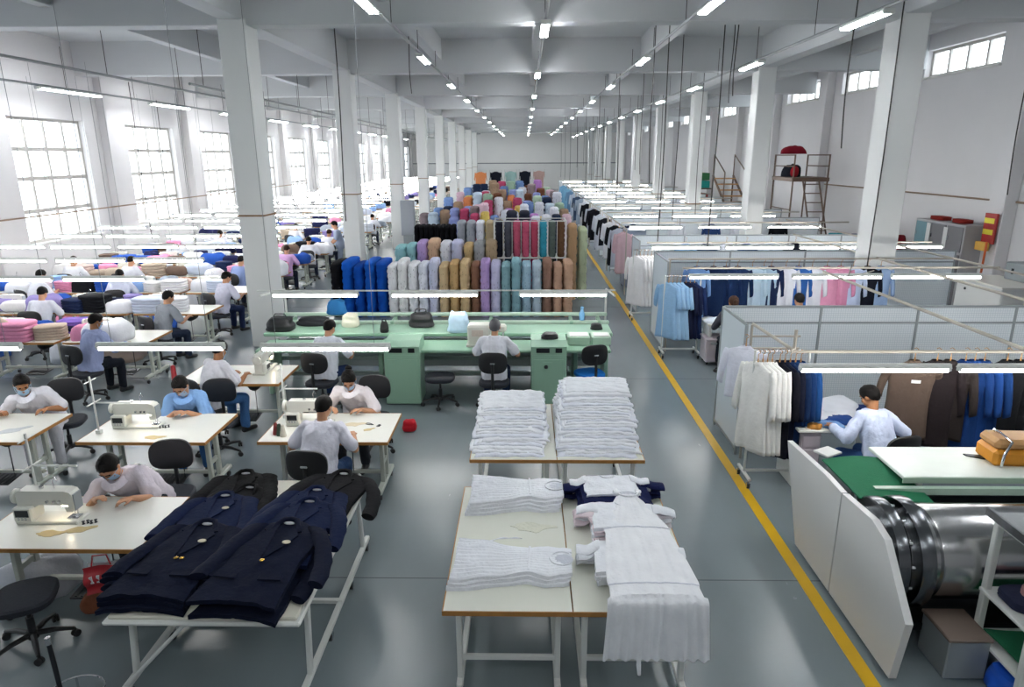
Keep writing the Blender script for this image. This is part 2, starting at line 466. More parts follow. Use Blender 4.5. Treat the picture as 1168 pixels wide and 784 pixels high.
# ------------------------------------------------------------------ ceiling lamps, conduits, hanging cables
def conduit(x, z, y0, y1, label):
    g = MB().tube([(x, y0, z), (x, (y0+y1)/2, z-.01), (x, y1, z)], .028, 8)
    c = tag(obj('lighting_conduit', g, PIPE, smooth=True), label, 'conduit')
    y = y0+.6
    while y < y1:
        top = 6.36
        for by in BEAMY:
            if abs(by-y) < .25: top = 6.0
        obj('hanger_rod', MB().cyl((x, y, z), (x, y, top), .007, n=6), CABLE, c); y += 3.05
def lamp_proto(name, length, m, label, group):
    t = thing(name, label, 'lamp', (0, 0, 0), 0, group)
    obj('housing', MB().box((0, 0, .035), (.16, length, .05), bev=.015), WHITE, t)
    for s in (-1, 1):
        obj('tube', MB().tube([(s*.045, -length/2+.04, 0), (s*.045, length/2-.04, 0)], .02, 10), m, t, True)
    for s in (-1, 1): obj('end_cap', MB().box((0, s*(length/2), .015), (.17, .04, .075), bev=.01), WHITE, t)
    return t
rowname = ['lamp row over the blazer table', 'middle lamp row', 'lamp row beside the yellow line', 'lamp row over the booths']
ROWS = [(-2.35, 5.85, [4.7+6.0*k for k in range(-1, 13)]), (.35, 5.85, [6.1+6.9*k for k in range(-1, 11)]),
        (2.8, 5.85, [4.8+6.2*k for k in range(-1, 12)]), (5.05, 5.6, [5.8+5.2*k for k in range(-1, 14)])]
LP = lamp_proto('ceiling_lamp', 1.35, TUBE_C, 'x', 'twin-tube ceiling lamps')
first = True
for (x, z, ys), rn in zip(ROWS, rowname):
    conduit(x, z+.09, -3, 78, 'grey conduit carrying the ' + rn)
    for i, y in enumerate(ys):
        near = sum(1 for q in ys if q < 9.5)
        lb = 'lit ceiling lamp, %s from the camera in the %s' % (ORD[i-near], rn) if y > 9.5 else 'lit ceiling lamp at the camera end of the %s, %s' % (rn, ('nearest', 'next')[i])
        if first: LP.location = (x, y, z); LP['label'] = lb; first = False
        else: dup(LP, (x, y, z), 0, lb)
conduit(-11.5, 5.38, 8, 78, 'thin conduit carrying lamps beside the left windows')
LW = lamp_proto('ceiling_lamp', 2.4, TUBE_C, 'lit long lamp, first from the camera end along the left windows', 'long lamps beside the left windows')
for i in range(0, 11):
    y = 17.9+4.95*i
    if i == 0: LW.location = (-11.5, y, 5.3)
    else: dup(LW, (-11.5, y, 5.3), 0, 'lit long lamp, %s from the camera end along the left windows' % ORD[i])
conduit(-8.65, 5.35, 5, 78, 'dark pipe hung on rods above the left sewing hall')
conduit(-6.6, 5.1, 14, 78, 'thin pipe hung on rods beside the left columns')

def cable(x, y, z0, z1, label, r=.012, wob=.03):
    pts = []; n = 10; ph = rnd.random()*6
    for i in range(n+1):
        t = i/n; pts.append((x + wob*math.sin(ph+t*5)*t, y + wob*math.cos(ph*2+t*4)*t, z1+(z0-z1)*t))
    return tag(obj('hanging_cable', MB().tube(pts, r, 6), CABLE, smooth=True), label, 'cable', 'cables hanging from the ceiling')
# ------------------------------------------------------------------ people
def ik(a, b, l1, l2, pole):
    a, b, pole = V(a), V(b), V(pole); d = b-a; L = min(d.length, (l1+l2)*.995); d.normalize()
    b = a+d*L; x = (l1*l1-l2*l2+L*L)/(2*L); h = math.sqrt(max(1e-6, l1*l1-x*x))
    p = (pole - d*pole.dot(d)).normalized()
    return a+d*x+p*h, b

def hand(g, wr, hd, hn, side, curl, sc=1.):
    """palm, four fingers and a thumb; hd finger direction, hn palm normal (towards what is held), side +1 right"""
    hd = hd.normalized(); hn = (hn - hd*hn.dot(hd)).normalized(); sx = hd.cross(hn).normalized()*side   # towards little finger? thumb is -sx
    for k, o in enumerate((-.028, -.009, .010, .027)):
        kn = wr + hd*(.088 - .006*abs(k-1))*sc + sx*o*sc
        g.caps(wr + sx*o*.55*sc + hd*.012, .016*sc, kn, .0125*sc, 8, 3)
        ln = (.072, .082, .076, .060)[k]*sc; p = kn; d = hd.copy(); c = curl*(1+.12*k)
        for q, fr in enumerate((.45, .32, .23)):
            d = (Matrix.Rotation(c*(.55 if q == 0 else .8), 3, hd.cross(hn)) @ d).normalized()
            e = p + d*ln*fr; g.caps(p, (.0098-.0012*q)*sc, e, (.0088-.0012*q)*sc, 8, 3); p = e
    b = wr + hd*.028*sc - sx*.028*sc; m = b + (hd*.035 - sx*.022 + hn*.016)*sc; e = m + (hd*.028 - sx*.003 + hn*.014)*sc
    g.caps(wr+hd*.01, .015*sc, b, .0145*sc, 8, 3); g.caps(b, .013*sc, m, .0105*sc, 8, 3); g.caps(m, .0102*sc, e, .0085*sc, 8, 3)

def head_frame(c, yaw, pitch, tilt=0):
    return Matrix.Translation(c) @ Matrix.Rotation(yaw, 4, 'Z') @ Matrix.Rotation(-pitch, 4, 'X') @ Matrix.Rotation(tilt, 4, 'Y')
def head_skin(g, M):
    def P(x, y, z): return M @ V((x, y, z))
    g.ell((0, -.012, .03), (.074, .094, .086), M); g.ell((0, .026, -.045), (.058, .064, .07), M)
    g.caps(P(0, .062, -.1), .022, P(0, .055, -.092), .026)
    g.caps(P(0, .088, .012), .009, P(0, .104, -.028), .014); g.caps(P(-.011, .094, -.03), .009, P(.011, .094, -.03), .009)
    g.caps(P(-.032, .074, .033), .014, P(.032, .074, .033), .014)
    g.caps(P(-.016, .083, -.063), .009, P(.016, .083, -.063), .009)
    for s in (-1, 1):
        g.ell((s*.076, -.008, -.005), (.012, .022, .032), M); g.caps(P(s*.042, .06, -.02), .02, P(s*.03, .06, -.06), .02)
def hair_mesh(M, style, seed):
    g = MB(); nph = 36; nth = 12
    def lim(ph):                      # polar limit of the hairline; ph = 0 at the face
        a = abs(ph)
        f = [(0, .98), (.5, 1.04), (.85, 1.30), (1.15, 1.85), (1.45, 1.85), (1.7, 1.85), (2.0, 2.35), (2.6, 2.6), (3.2, 2.65)]
        for (a0, v0), (a1, v1) in zip(f, f[1:]):
            if a0 <= a <= a1: return v0+(v1-v0)*(a-a0)/(a1-a0)
        return 2.2
    rings = []
    for i in range(nth+2):
        q = []
        for k in range(nph):
            ph = -PI+2*PI*k/nph; L = lim(ph)+.09*noise.noise(V((math.cos(ph)*4, math.sin(ph)*4, seed*2.3))); th = max(.03, L*min(i, nth)/nth)
            if style == 'long': th *= 1.0
            r = 1.15 + .05*noise.noise(V((ph*2.2, th*4, seed*5.))) + .05*noise.noise(V((math.cos(ph)*6, math.sin(ph)*6, th*3+seed))) - (.10 if i > nth else 0) + (.05 if abs(ph) < 1 and th < .9 else 0)
            sn = math.sin(th)
            if abs(ph) > 1.75 and th > PI/2: sn = sn*.4+.6*min(1, .55+.45*sn)
            q.append(M @ V((.074*r*sn*math.sin(ph), -.012+.094*r*sn*math.cos(ph), .03+.094*r*math.cos(th) if th > PI/2 else .03+.086*r*math.cos(th))))
        rings.append(q)
    g.ring_loft(rings)
    if style == 'bun': g.ell((0, -.125, .05), (.042, .04, .042), M)
    if style == 'long':
        g.caps(M @ V((0, -.1, 0)), .05, M @ V((0, -.12, -.13)), .03)
    return g
def mask_mesh(M):
    g = MB()
    def fn(u, v):
        ph = (u-.5)*2.3; z = .004-.112*v
        b = 1+.16*math.exp(-((u-.5)/.16)**2)*(1-.5*v)
        wx = .070-.012*v; wy = .074-.012*v
        return M @ V((wx*math.sin(ph)*1.04, .026+wy*math.cos(ph)*b, z))
    g.sheet(fn, 18, 8)
    for s in (-1, 1):
        for z0 in (-.005, -.095):
            g.tube([M @ V((s*.064, .05, z0)), M @ V((s*.078, .02, z0*.7)), M @ V((s*.084, -.01, -.005 if z0 > -.05 else -.03))], .0022, 5)
    return g

def person(label, loc, rz, lean=25, side=0, twist=0, hp=35, hy=0, hl=(-.18, .42, .82), hr=(.18, .42, .82), shirt='e6e4ea', sleeve='short',
           trousers='20293a', hair='short', hairm=None, mask=True, skin=None, seated=True, near=True, hcurl=.55, group=None, knees=None, stand_h=.9, shoes=None, cat='person'):
    seed = len(_PEOPLE)+1; _PEOPLE.append(label)
    t = thing('person', label, cat, loc, rz, group)
    hip = V((0, 0, .56 if seated else stand_h)); L, S = R(lean), R(side)
    def dirv(a, b): return V((math.sin(b), math.sin(a)*math.cos(b), math.cos(a)*math.cos(b)))
    s1, s2 = dirv(L*.7, S*.8), dirv(L*1.2, S*1.2)
    wst = hip+s1*.17; ch = wst+s1*.06+s2*.12; sh = ch+s2*.13; nb = sh+s2*.045; hc = nb + dirv(L*.9, S)*.06 + V((0, .032, .098))
    rt = Matrix.Rotation(R(twist), 3, 'Z') @ V((math.cos(S), 0, -math.sin(S)))
    rt0 = V((1, 0, 0))
    fw = rt.cross(s2)*-1 if rt.cross(s2).y < 0 else rt.cross(s2)
    sl, sr = sh-rt*.172, sh+rt*.172
    pole = V((0, -.25, -1))
    el, wl = ik(sl, hl, .285, .25, pole + V((-.75, 0, 0))); er, wr = ik(sr, hr, .285, .25, pole + V((.75, 0, 0)))
    HM = head_frame(hc, R(hy), R(hp))
    def torso(g, e):
        rings = []; n = 24
        for c, ax, wx, wy in ((hip-s1*.10, V((1, 0, 0)), .165, .125), (hip-s1*.02, V((1, 0, 0)), .175, .130), (hip+s1*.08, V((1, 0, 0)), .168, .125), (wst+s1*.02, (rt+V((1, 0, 0))).normalized(), .162, .118), (ch-s2*.03, rt, .165, .112), (ch+s2*.06, rt, .168, .105), (sh-s2*.01, rt, .15, .085), (sh+s2*.04, rt, .085, .062)):
            up = s1 if c.z < ch.z-.05 else s2; fy = up.cross(ax).normalized()
            rings.append([c + ax*(wx+e)*math.copysign(abs(math.cos(a))**.85, math.cos(a)) + fy*(wy+e)*math.copysign(abs(math.sin(a))**.85, math.sin(a)) for a in (2*PI*k/n for k in range(n))])
        g.ring_loft(rings)
    g = MB()
    head_skin(g, HM)
    g.caps(nb-s2*.03, .056, HM @ V((0, -.02, -.055)), .05)
    torso(g, 0)
    g.caps(sl+rt*.03, .05, sr-rt*.03, .05)
    for a, e, w, sd, tg in ((sl, el, wl, -1, hl), (sr, er, wr, 1, hr)):
        g.caps(a, .05, e, .040); g.caps(e, .041, e+(w-e)*.4, .040); g.caps(e+(w-e)*.3, .041, w, .027)
        hd = (w-e).normalized(); hd = (hd+V((-.55*sd, .35, -.15))).normalized()
        if near: hand(g, w, hd, V((0, 0, -1)), sd, hcurl)
        else: g.caps(w, .03, w+hd*.09, .025)
    if seated:
        kn = knees or ((-.14, .40, .50), (.14, .40, .50)); ft = [(k[0]*1.05, k[1]-.02, .075) for k in kn]
    else:
        kn = knees or ((-.10, .05, .49), (.10, .02, .49)); ft = [(k[0]*1.1, k[1]-.05, .075) for k in kn]
    hips = (hip+V((-.09, 0, 0)), hip+V((.09, 0, 0)))
    for h, k, f in zip(hips, kn, ft): g.caps(h, .06, k, .045); g.caps(k, .045, f, .035)
    for f in ft: g.caps(f, .035, V(f)+V((0, .05, -.03)), .03)
    vx = .0075 if near else .016
    body = obj('body', remesh(g, vx, 3 if near else 2), skin or (SKIN if seed % 3 else SKIN2), t)
    # shirt
    g = MB(); e = .016
    torso(g, .022); g.caps(sl+rt*.02, .052+e, sr-rt*.02, .052+e)
    g.caps(sh, .06+e, nb-s2*.035, .044+e)
    for a, el_, w in ((sl, el, wl), (sr, er, wr)):
        if sleeve == 'short': g.caps(a, .054+e, a+(el_-a)*.78, .060+e)
        else:
            g.caps(a, .055+e, el_, .046+e); g.caps(el_, .046+e, el_+(w-el_)*.9, .032+e)
    sm = remesh(g, .011 if near else .018, 2, .017 if near else .008, 10, seed)
    st = obj('shirt', sm, cloth(shirt), t)
    if near:
        c = MB(); n = 20; rings = []
        nk = nb+s2*.018; ax = (HM @ V((0, -.02, -.055)) - nk).normalized(); bx = rt - ax*rt.dot(ax); bx.normalize(); by = ax.cross(bx)
        for rr, hh in ((.080, -.03), (.072, .015), (.068, .036), (.084, .028), (.108, -.02)):
            ring = []
            for a in (2*PI*k/n for k in range(n)):
                o_ = bx*math.cos(a)*1.05 + by*math.sin(a)*1.02; fr = max(0, o_.y)**2
                ring.append(nk + o_*rr*(1+.12*fr) + ax*(hh-.012-.042*fr))
            rings.append(ring)
        c.ring_loft(rings, cap=False); obj('collar', c, cloth(shirt), st, True)
    # trousers
    g = MB(); e = .014
    g.caps(hip+V((-.07, 0, 0)), .095+e, hip+V((.07, 0, 0)), .095+e)
    for h, k, f in zip(hips, kn, ft):
        g.caps(h, .082+e, k, .058+e); g.caps(k, .058+e, V(f)+V((0, 0, .03)), .046+e)
    obj('trousers', remesh(g, .013 if near else .02, 2, .01, 8, seed+40), cloth(trousers), t)
    for f in ft:
        g = MB(); g.caps(V(f)+V((0, -.03, -.035)), .042, V(f)+V((0, .15, -.045)), .034); g.caps(V(f)+V((0, -.02, 0)), .044, V(f)+V((0, .04, -.03)), .042)
        obj('shoe', remesh(g, .012, 2), shoes or BLACKP, t)
    hm = obj('hair', hair_mesh(HM, hair, seed), hairm or HAIR, t, True)
    if mask: obj('face_mask', mask_mesh(HM), MASKM, t, True)
    if near:
        for s in (-1, 1):
            obj('eye', MB().ell((s*.031, .079, .012), (.011, .006, .0045), HM), EYE, t, True)
            obj('eyebrow', MB().caps(HM @ V((s*.018, .092, .037)), .004, HM @ V((s*.046, .082, .038)), .003), HAIR, t, True)
    return t
_PEOPLE = []

# ------------------------------------------------------------------ furniture prototypes
def chair_proto(label, seatm=NAVYF, backm=BLACKP):
    t = thing('office_chair', label, 'chair')
    def se(a, b, n, z0, z1, r=.02):
        g = MB(); rings = []
        for sc_, z in ((.9, z0), (1, z0+.02), (1, z1-.02), (.93, z1-.004), (.5, z1)):
            rings.append([V((a*sc_*math.copysign(abs(math.cos(k))**(2/n), math.cos(k)), b*sc_*math.copysign(abs(math.sin(k))**(2/n), math.sin(k)), z)) for k in (2*PI*i/32 for i in range(32))])
        return g.ring_loft(rings)
    obj('seat', se(.225, .215, 3.2, .40, .475), seatm, t, True)
    g = MB(); rings = []
    for d, sc_ in ((-.018, .9), (-.012, 1), (.012, 1), (.022, .9), (.026, .5)):
        ring = []
        for i in range(32):
            k = 2*PI*i/32; x = .21*sc_*math.copysign(abs(math.cos(k))**.6, math.cos(k)); z = .16*sc_*math.copysign(abs(math.sin(k))**.7, math.sin(k))
            ring.append(V((x, -.215-d+.9*x*x-.05*abs(z), .80+z)))
        rings.append(ring)
    b = obj('backrest', g.ring_loft(rings), backm, t, True)
    obj('back_badge', MB().box((0, -.255, .80), (.07, .014, .02), bev=.004), GREYM, b)
    obj('back_bar', MB().tube([(0, -.05, .385), (0, -.2, .385), (0, -.255, .42), (0, -.25, .62), (0, -.24, .80)], .022, 8), BLACKP, t, True)
    g = MB(); g.cyl((0, 0, .10), (0, 0, .26), .028); g.cyl((0, 0, .24), (0, 0, .40), .016); g.box((0, 0, .39), (.2, .2, .025), bev=.005)
    obj('gas_column', g, BLACKP, t, True)
    g = MB(); g.cyl((0, 0, .075), (0, 0, .13), .04)
    for k in range(5):
        a = 2*PI*k/5+.3; g.tube([(0, 0, .11), (.15*math.cos(a), .15*math.sin(a), .105), (.28*math.cos(a), .28*math.sin(a), .075)], [.024, .02, .014], 8)
    obj('star_base', g, BLACKP, t, True)
    for k in range(5):
        a = 2*PI*k/5+.3; c, s = .28*math.cos(a), .28*math.sin(a)
        g = MB()
        for o in (-.014, .014): g.lathe([(.006, -.009), (.028, -.009), (.03, 0), (.028, .009), (.006, .009)], n=14, M=Matrix.Translation((c, s, .031)) @ Matrix.Rotation(a+.8, 4, 'Z') @ Matrix.Rotation(PI/2, 4, 'X') @ Matrix.Translation((0, 0, o)))
        g.cyl((c, s, .03), (c, s, .08), .007, n=8)
        obj('caster', g, RUBBER, t, True)
    return t

def caster(parent, x, y, r=.032, z=0):
    g = MB()
    g.lathe([(.007, -.014), (r*.93, -.014), (r, -.008), (r, .008), (r*.93, .014), (.007, .014)], n=16, M=Matrix.Translation((x, y+.015, z+r)) @ Matrix.Rotation(PI/2, 4, 'Y'))
    c = obj('caster', g, RUBBER, parent, True)
    f = MB(); f.box((x-.019, y+.008, z+r+.012), (.004, .026, r+.02)); f.box((x+.019, y+.008, z+r+.012), (.004, .026, r+.02)); f.box((x, y, z+2*r+.008), (.046, .04, .008)); f.cyl((x, y, z+2*r), (x, y, z+2*r+.035), .008, n=8)
    obj('caster_fork', f, CHROME, c)
    return c

def sewing_table(label, L=1.4, D=.84, H=.76, group='sewing tables'):
    """machine end at -X, operator at +Y or -Y"""
    t = thing('sewing_table', label, 'table', group=group)
    top = obj('tabletop', MB().box((0, 0, H-.012), (L, D, .024), bev=.004), TABLE, t)
    g = MB()
    for s in (-1, 1):
        g.box((0, s*(D/2+.002), H-.018), (L+.008, .006, .034)); g.box((s*(L/2+.002), 0, H-.018), (.006, D, .034))
    g.box((0, 0, H-.03), (L-.02, D-.02, .012))
    obj('edge_band', g, EDGE, top)
    for s in (-1, 1):
        x = s*(L/2-.14); g = MB()
        for yy in (-.1, .1): g.box((x, yy, .40), (.045, .06, .66), bev=.006)
        g.box((x, 0, .115), (.07, D-.12, .05), bev=.012); g.box((x, 0, H-.05), (.06, D-.24, .03), bev=.005); g.box((x, 0, .36), (.03, .2, .05))
        lg = obj('leg', g, LEGS, t)
        for yy in (-D/2+.12, D/2-.12): caster(lg, x, yy, .03)
    obj('stretcher', MB().box((0, .02, .2), (L-.3, .05, .035), bev=.006), LEGS, t)
    g = MB(); g.box((.05, -.02, .13), (.36, .28, .018), rx=.12, bev=.006); g.cyl((.2, 0, .14), (.2, 0, .6), .006, n=8)
    for k in range(6): g.box((-.08+.05*k, -.02, .142), (.02, .25, .008), rx=.12)
    obj('treadle', g, DSTEEL, t)
    g = MB(); g.lathe([(.02, -.13), (.085, -.12), (.09, -.05), (.09, .08), (.06, .12), (.03, .14)], n=20, M=Matrix.Translation((.18, .08, .60)) @ Matrix.Rotation(PI/2, 4, 'X')); g.box((.18, .08, .70), (.12, .16, .06), bev=.01)
    obj('motor', g, BLACKP, t, True)
    g = MB(); g.box((-.2, 0, H-.085), (.46, .26, .11), bev=.02)
    obj('oil_pan', g, GREYM, t)
    return t

def sewing_machine(label, group='industrial sewing machines'):
    """needle end at +X, standing on z=0"""
    t = thing('sewing_machine', label, 'sewing machine', group=group)
    g = MB(); g.box((0, 0, .016), (.52, .18, .032), bev=.008)
    obj('bed', g, CREAM, t)
    prof = [(-.24, .03), (-.24, .27), (-.215, .29), (.17, .29), (.215, .275), (.235, .24), (.235, .12), (.215, .10), (.165, .10), (.15, .165), (-.06, .165), (-.10, .14), (-.11, .03)]
    obj('arm', MB().prism(prof, .11, Matrix.Translation((0, .055, 0)) @ Matrix.Rotation(PI/2, 4, 'X')), CREAM, t)
    obj('face_plate', MB().box((.237, 0, .185), (.012, .1, .15), bev=.004), GREYM, t)
    g = MB(); g.lathe([(.01, -.02), (.05, -.02), (.062, -.012), (.062, .012), (.05, .02), (.01, .02)], n=24, M=Matrix.Translation((-.275, 0, .22)) @ Matrix.Rotation(PI/2, 4, 'Y')); g.cyl((-.255, 0, .22), (-.23, 0, .22), .02)
    obj('handwheel', g, CREAM, t, True)
    g = MB(); g.cyl((.195, 0, .045), (.195, 0, .11), .004, n=8); g.box((.195, -.012, .04), (.03, .02, .008)); g.cyl((.205, .02, .05), (.205, .02, .12), .006, n=8)
    obj('needle_bar', g, CHROME, t)
    obj('needle_plate', MB().box((.19, 0, .034), (.09, .08, .004)), STEEL, t)
    g = MB(); g.box((-.17, -.085, .10), (.16, .06, .13), bev=.012)
    cb = obj('control_box', g, CREAM, t)
    obj('control_screen', MB().box((-.17, -.117, .115), (.11, .006, .06)), DSTEEL, cb)
    g = MB()
    for i in range(3):
        for j in range(2): g.box((-.2+.03*i, -.119, .065+.018*j), (.018, .004, .01))
    obj('button', g, GREYM, cb)
    g = MB()
    for x in (.08, .12, .02): obj('tension_dial', MB().cyl((x, -.055, .2), (x, -.072, .2), .012, n=12), CHROME, t, True)
    g.tube([(.06, 0, .285), (.05, 0, .36), (.07, 0, .40), (.09, 0, .36)], .004, 6); obj('thread_guide', g, CHROME, t, True)
    obj('oil_cap', MB().cyl((-.05, 0, .285), (-.05, 0, .31), .018, n=12), CHROME, t, True)
    obj('needle_lamp', MB().box((.16, -.045, .157), (.05, .02, .012), bev=.003), BULB, t)
    return t

def thread_stand(label, group='thread stands'):
    t = thing('thread_stand', label, 'thread stand', group=group)
    g = MB(); g.cyl((0, 0, -.06), (0, 0, .62), .011, n=10); g.box((0, 0, -.02), (.05, .05, .04))
    obj('post', g, WHITE, t, True)
    g = MB(); g.cyl((0, 0, .32), (.40, 0, .32), .009, n=8); g.cyl((.0, -.12, .32), (0, .12, .32), .008, n=8); g.cyl((0, -.1, .57), (0, .1, .57), .006, n=6)
    obj('cross_bar', g, WHITE, t, True)
    return t
def thread_cone(loc, m, label):
    t = tag(obj('thread_cone', MB().lathe([(.004, 0), (.035, 0), (.036, .01), (.018, .12), (.016, .13), (.004, .13)], n=16), m, None, True, loc), label, 'thread cone', 'thread cones')
    return t

def strip_lamp(name, L, label, group, wires=0.):
    t = thing(name, label, 'lamp', group=group)
    g = MB(); g.prism([(-.025, .03), (-.036, .008), (-.033, .005), (0, .012), (.033, .005), (.036, .008), (.025, .03), (.018, .05), (-.018, .05)], L, Matrix.Translation((-L/2, 0, 0)) @ Matrix.Rotation(PI/2, 4, 'Z') @ Matrix.Rotation(PI/2, 4, 'X'))
    obj('reflector', g, WHITE, t)
    obj('tube', MB().tube([(-L/2+.02, 0, -.018), (L/2-.02, 0, -.018)], .021, 8), TUBE, t, True)
    for s in (-1, 1): obj('end_cap', MB().box((s*(L/2-.01), 0, 0), (.03, .05, .05), bev=.005), WHITE, t)
    if wires:
        for s in (-1, 1): obj('suspension_wire', MB().cyl((s*L*.38, 0, .05), (s*L*.38, 0, wires), .003, n=5), PIPE, t)
    return t
# ------------------------------------------------------------------ clothes
def garment_mesh(w, h, sl, seed, flare=1.0, n=30, m=16):
    r = random.Random(seed); g = MB(); ph = r.random()*6; ph2 = r.random()*6; rings = []
    prof = [(0, .13), (.015, .22), (.035, .40), (.06, .50), (.12, .49), (.25, .45), (.5, .44), (.75, .46*(1+(flare-1)*.5)), (1, .48*flare)]
    def W(v):
        for (a, x), (b, y) in zip(prof, prof[1:]):
            if a <= v <= b: return w*(x+(y-x)*(v-a)/(b-a))
        return w*.48
    vs = [0, .015, .035, .06, .09, .12, .18] + [.25+.75*i/m for i in range(m+1)]
    for v in vs:
        ring = []; D = .028+.035*min(1, v*5)+.02*v
        for k in range(n):
            a = 2*PI*k/n; f = 1+min(1, v*2)*(.22*math.sin(a*6+ph+v*1.3)+.14*math.sin(a*9+ph2-v*2))
            sway = .012*v*math.sin(v*5+ph)
            ring.append(V((W(v)*math.cos(a)*(1+.04*(f-1)), D*math.sin(a)*f+sway, -.135-.05*abs(math.cos(a))*min(1, v*14)*(1 if v < .5 else .6)-v*h)))
        rings.append(ring)
    g.ring_loft(rings)
    for s in (-1, 1):
        x0 = w*.47; rr = []
        for i in range(9):
            t = i/8; c = V((s*(x0-.005+.075*math.sin(t*1.3)), .012*math.sin(t*4+ph), -.20-t*sl)); q = .062-.016*t
            if i == 0: q = .05
            rr.append([c+V((math.cos(b)*q*.75, math.sin(b)*q*(.62+.12*math.sin(i*1.9+ph)), .018*math.cos(b)*s)) for b in (2*PI*k/14 for k in range(14))])
        g.ring_loft(rr)
    return g.mesh('garment', True)
def hanger_part(parent, w, m=WOOD):
    g = MB(); pts = [(0, 0, -.10), (0, 0, -.035)] + [(.022*math.sin(a), 0, -.012+.022*math.cos(a)-.0) for a in (PI*.9, PI*.5, PI*.1, -PI*.3)]
    g.tube(pts[:2], .004, 6); g.tube([(0, 0, -.035), (.02, 0, -.022), (.022, 0, .0), (0, 0, .016), (-.02, 0, .004)], .004, 6)
    g.tube([(0, 0, -.09), (0, 0, -.13)], .008, 6); g.tube([(-w*.40, 0, -.25), (-w*.2, 0, -.19), (0, 0, -.15), (w*.2, 0, -.19), (w*.40, 0, -.25)], [.008, .012, .014, .012, .008], 8)
    return obj('hanger', g, m, parent, True)
_GM = {}
def garment(label, loc, rz, hexc, w=.46, h=.75, sl=.45, group=None, cat='garment', name='hanging_garment', hang=WOOD, flare=1., var=0, collar=True):
    k = (w, h, sl, flare, var)
    if k not in _GM: _GM[k] = garment_mesh(w, h, sl, 11+len(_GM)*7, flare)
    me = _GM[k]
    t = thing(name, label, cat, loc, rz, group)
    b = bpy.data.objects.new('fabric', me); link(b); b.parent = t
    if not me.materials: me.materials.append(None)
    b.material_slots[0].link = 'OBJECT'; b.material_slots[0].material = cloth(hexc)
    hanger_part(t, w, hang)
    if collar:
        g = MB(); n = 16
        g.ring_loft([[V((rr*math.cos(a), .75*rr*math.sin(a), z)) for a in (2*PI*i/n for i in range(n))] for rr, z in ((.062, -.165), (.058, -.13), (.052, -.12), (.07, -.145))], cap=False)
        obj('collar', g, cloth(hexc), t, True)
    return t
def rolling_rack(label, loc, rz, L=.9, H=1.5, D=.42, group='rolling clothes racks'):
    t = thing('clothes_rack', label, 'clothes rack', loc, rz, group)
    obj('hanging_rail', MB().cyl((-L/2, 0, H), (L/2, 0, H), .013), CHROME, t, True)
    for s in (-1, 1):
        obj('upright', MB().cyl((s*L/2, 0, .14), (s*L/2, 0, H+.01), .014), WHITE, t, True)
        f = obj('foot', MB().box((s*L/2, 0, .125), (.035, D, .03), bev=.006), WHITE, t)
        for q in (-1, 1): caster(f, s*L/2, q*(D/2-.03), .035)
    obj('base_rail', MB().box((0, 0, .15), (L, .03, .03), bev=.005), WHITE, t)
    return t

def flat_jacket(label, loc, rz, hexc, sc=1.25, group=None, seed=1, detail=True, buttons=1, pin=False, tilt=0, spread=.085):
    t = thing('blazer', label, 'jacket', loc, rz, group); t.scale = (sc, sc, sc); t.rotation_euler = (tilt, 0, rz)
    m = cloth(hexc); r = random.Random(seed)
    prof = [(0, .075), (.03, .13), (.08, .205), (.16, .215), (.32, .22), (.55, .205), (.8, .225), (1, .24)]
    def W(v):
        for (a, x), (b, y) in zip(prof, prof[1:]):
            if a <= v <= b: return x+(y-x)*(v-a)/(b-a)
    def fn(u, v):
        s = 2*u-1; x = W(v)*s; y = .37-.74*v - .02*abs(s)**2*(v > .9) + .01*noise.noise(V((s*3, v*3, seed)))
        z = .026+.024*(1-abs(s)**3)*(.6+.4*math.sin(PI*min(1, v*1.1))) + .008*noise.noise(V((x*11, y*9, seed*2.)))
        if abs(s) < .06 and v > .5: z += .004
        return (x, y, z)
    b = obj('body', MB().sheet(fn, 30, 34, .026), m, t, True)
    for s in (-1, 1):
        rings = []; bend = r.uniform(-.03, .05); ex = r.uniform(.0, .05)
        for i in range(13):
            q = i/12; c = V((s*(.185+(spread if s > 0 else min(spread, .085))*math.sin(q*1.5)+ex*q*.5), .30-.50*q+bend*math.sin(q*PI), .030+.012*math.sin(q*7+seed)*.4))
            wd = .068-.018*q + .004*math.sin(i*2+seed)
            rings.append([c+V((wd*math.cos(a), .01*math.sin(a)*s*0+wd*.25*math.cos(a)*-s, .024*math.sin(a))) for a in (2*PI*k/14 for k in range(14))])
        obj('sleeve', MB().ring_loft(rings), m, t, True)
    g = MB(); g.tube([(-.08, .22, .05), (-.066, .30, .054), (-.04, .345, .057), (0, .356, .057), (.04, .345, .057), (.066, .30, .054), (.08, .22, .05)], [.006, .016, .019, .019, .019, .016, .006], 10)
    obj('collar', g, m, t, True)
    obj('neck_lining', MB().ell((0, .326, .051), (.036, .016, .006)), cloth('b9b9bd'), t, True)
    if detail:
        for s in (-1, 1):
            poly = [(s*.055, .35), (s*.115, .235), (s*.095, .225), (s*.112, .195), (s*.06, .06), (s*.012, -.03), (s*.008, .0)]
            obj('lapel', MB().prism(poly, .008, Matrix.Translation((0, 0, .052))), m, t)
            obj('pocket_flap', MB().box((s*.125, -.19, .053), (.13, .045, .008), rz=s*.05, bev=.003), m, t)
        for i in range(buttons):
            obj('button', MB().lathe([(.002, 0), (.012, 0), (.013, .004), (.009, .007), (.002, .008)], (.012+.035*i, -.055, .056), 14), GOLD, t, True)
        if pin: obj('badge', MB().ell((.075, .12, .062), (.026, .018, .006)), cloth('cfc6ae'), t, True)
    return t

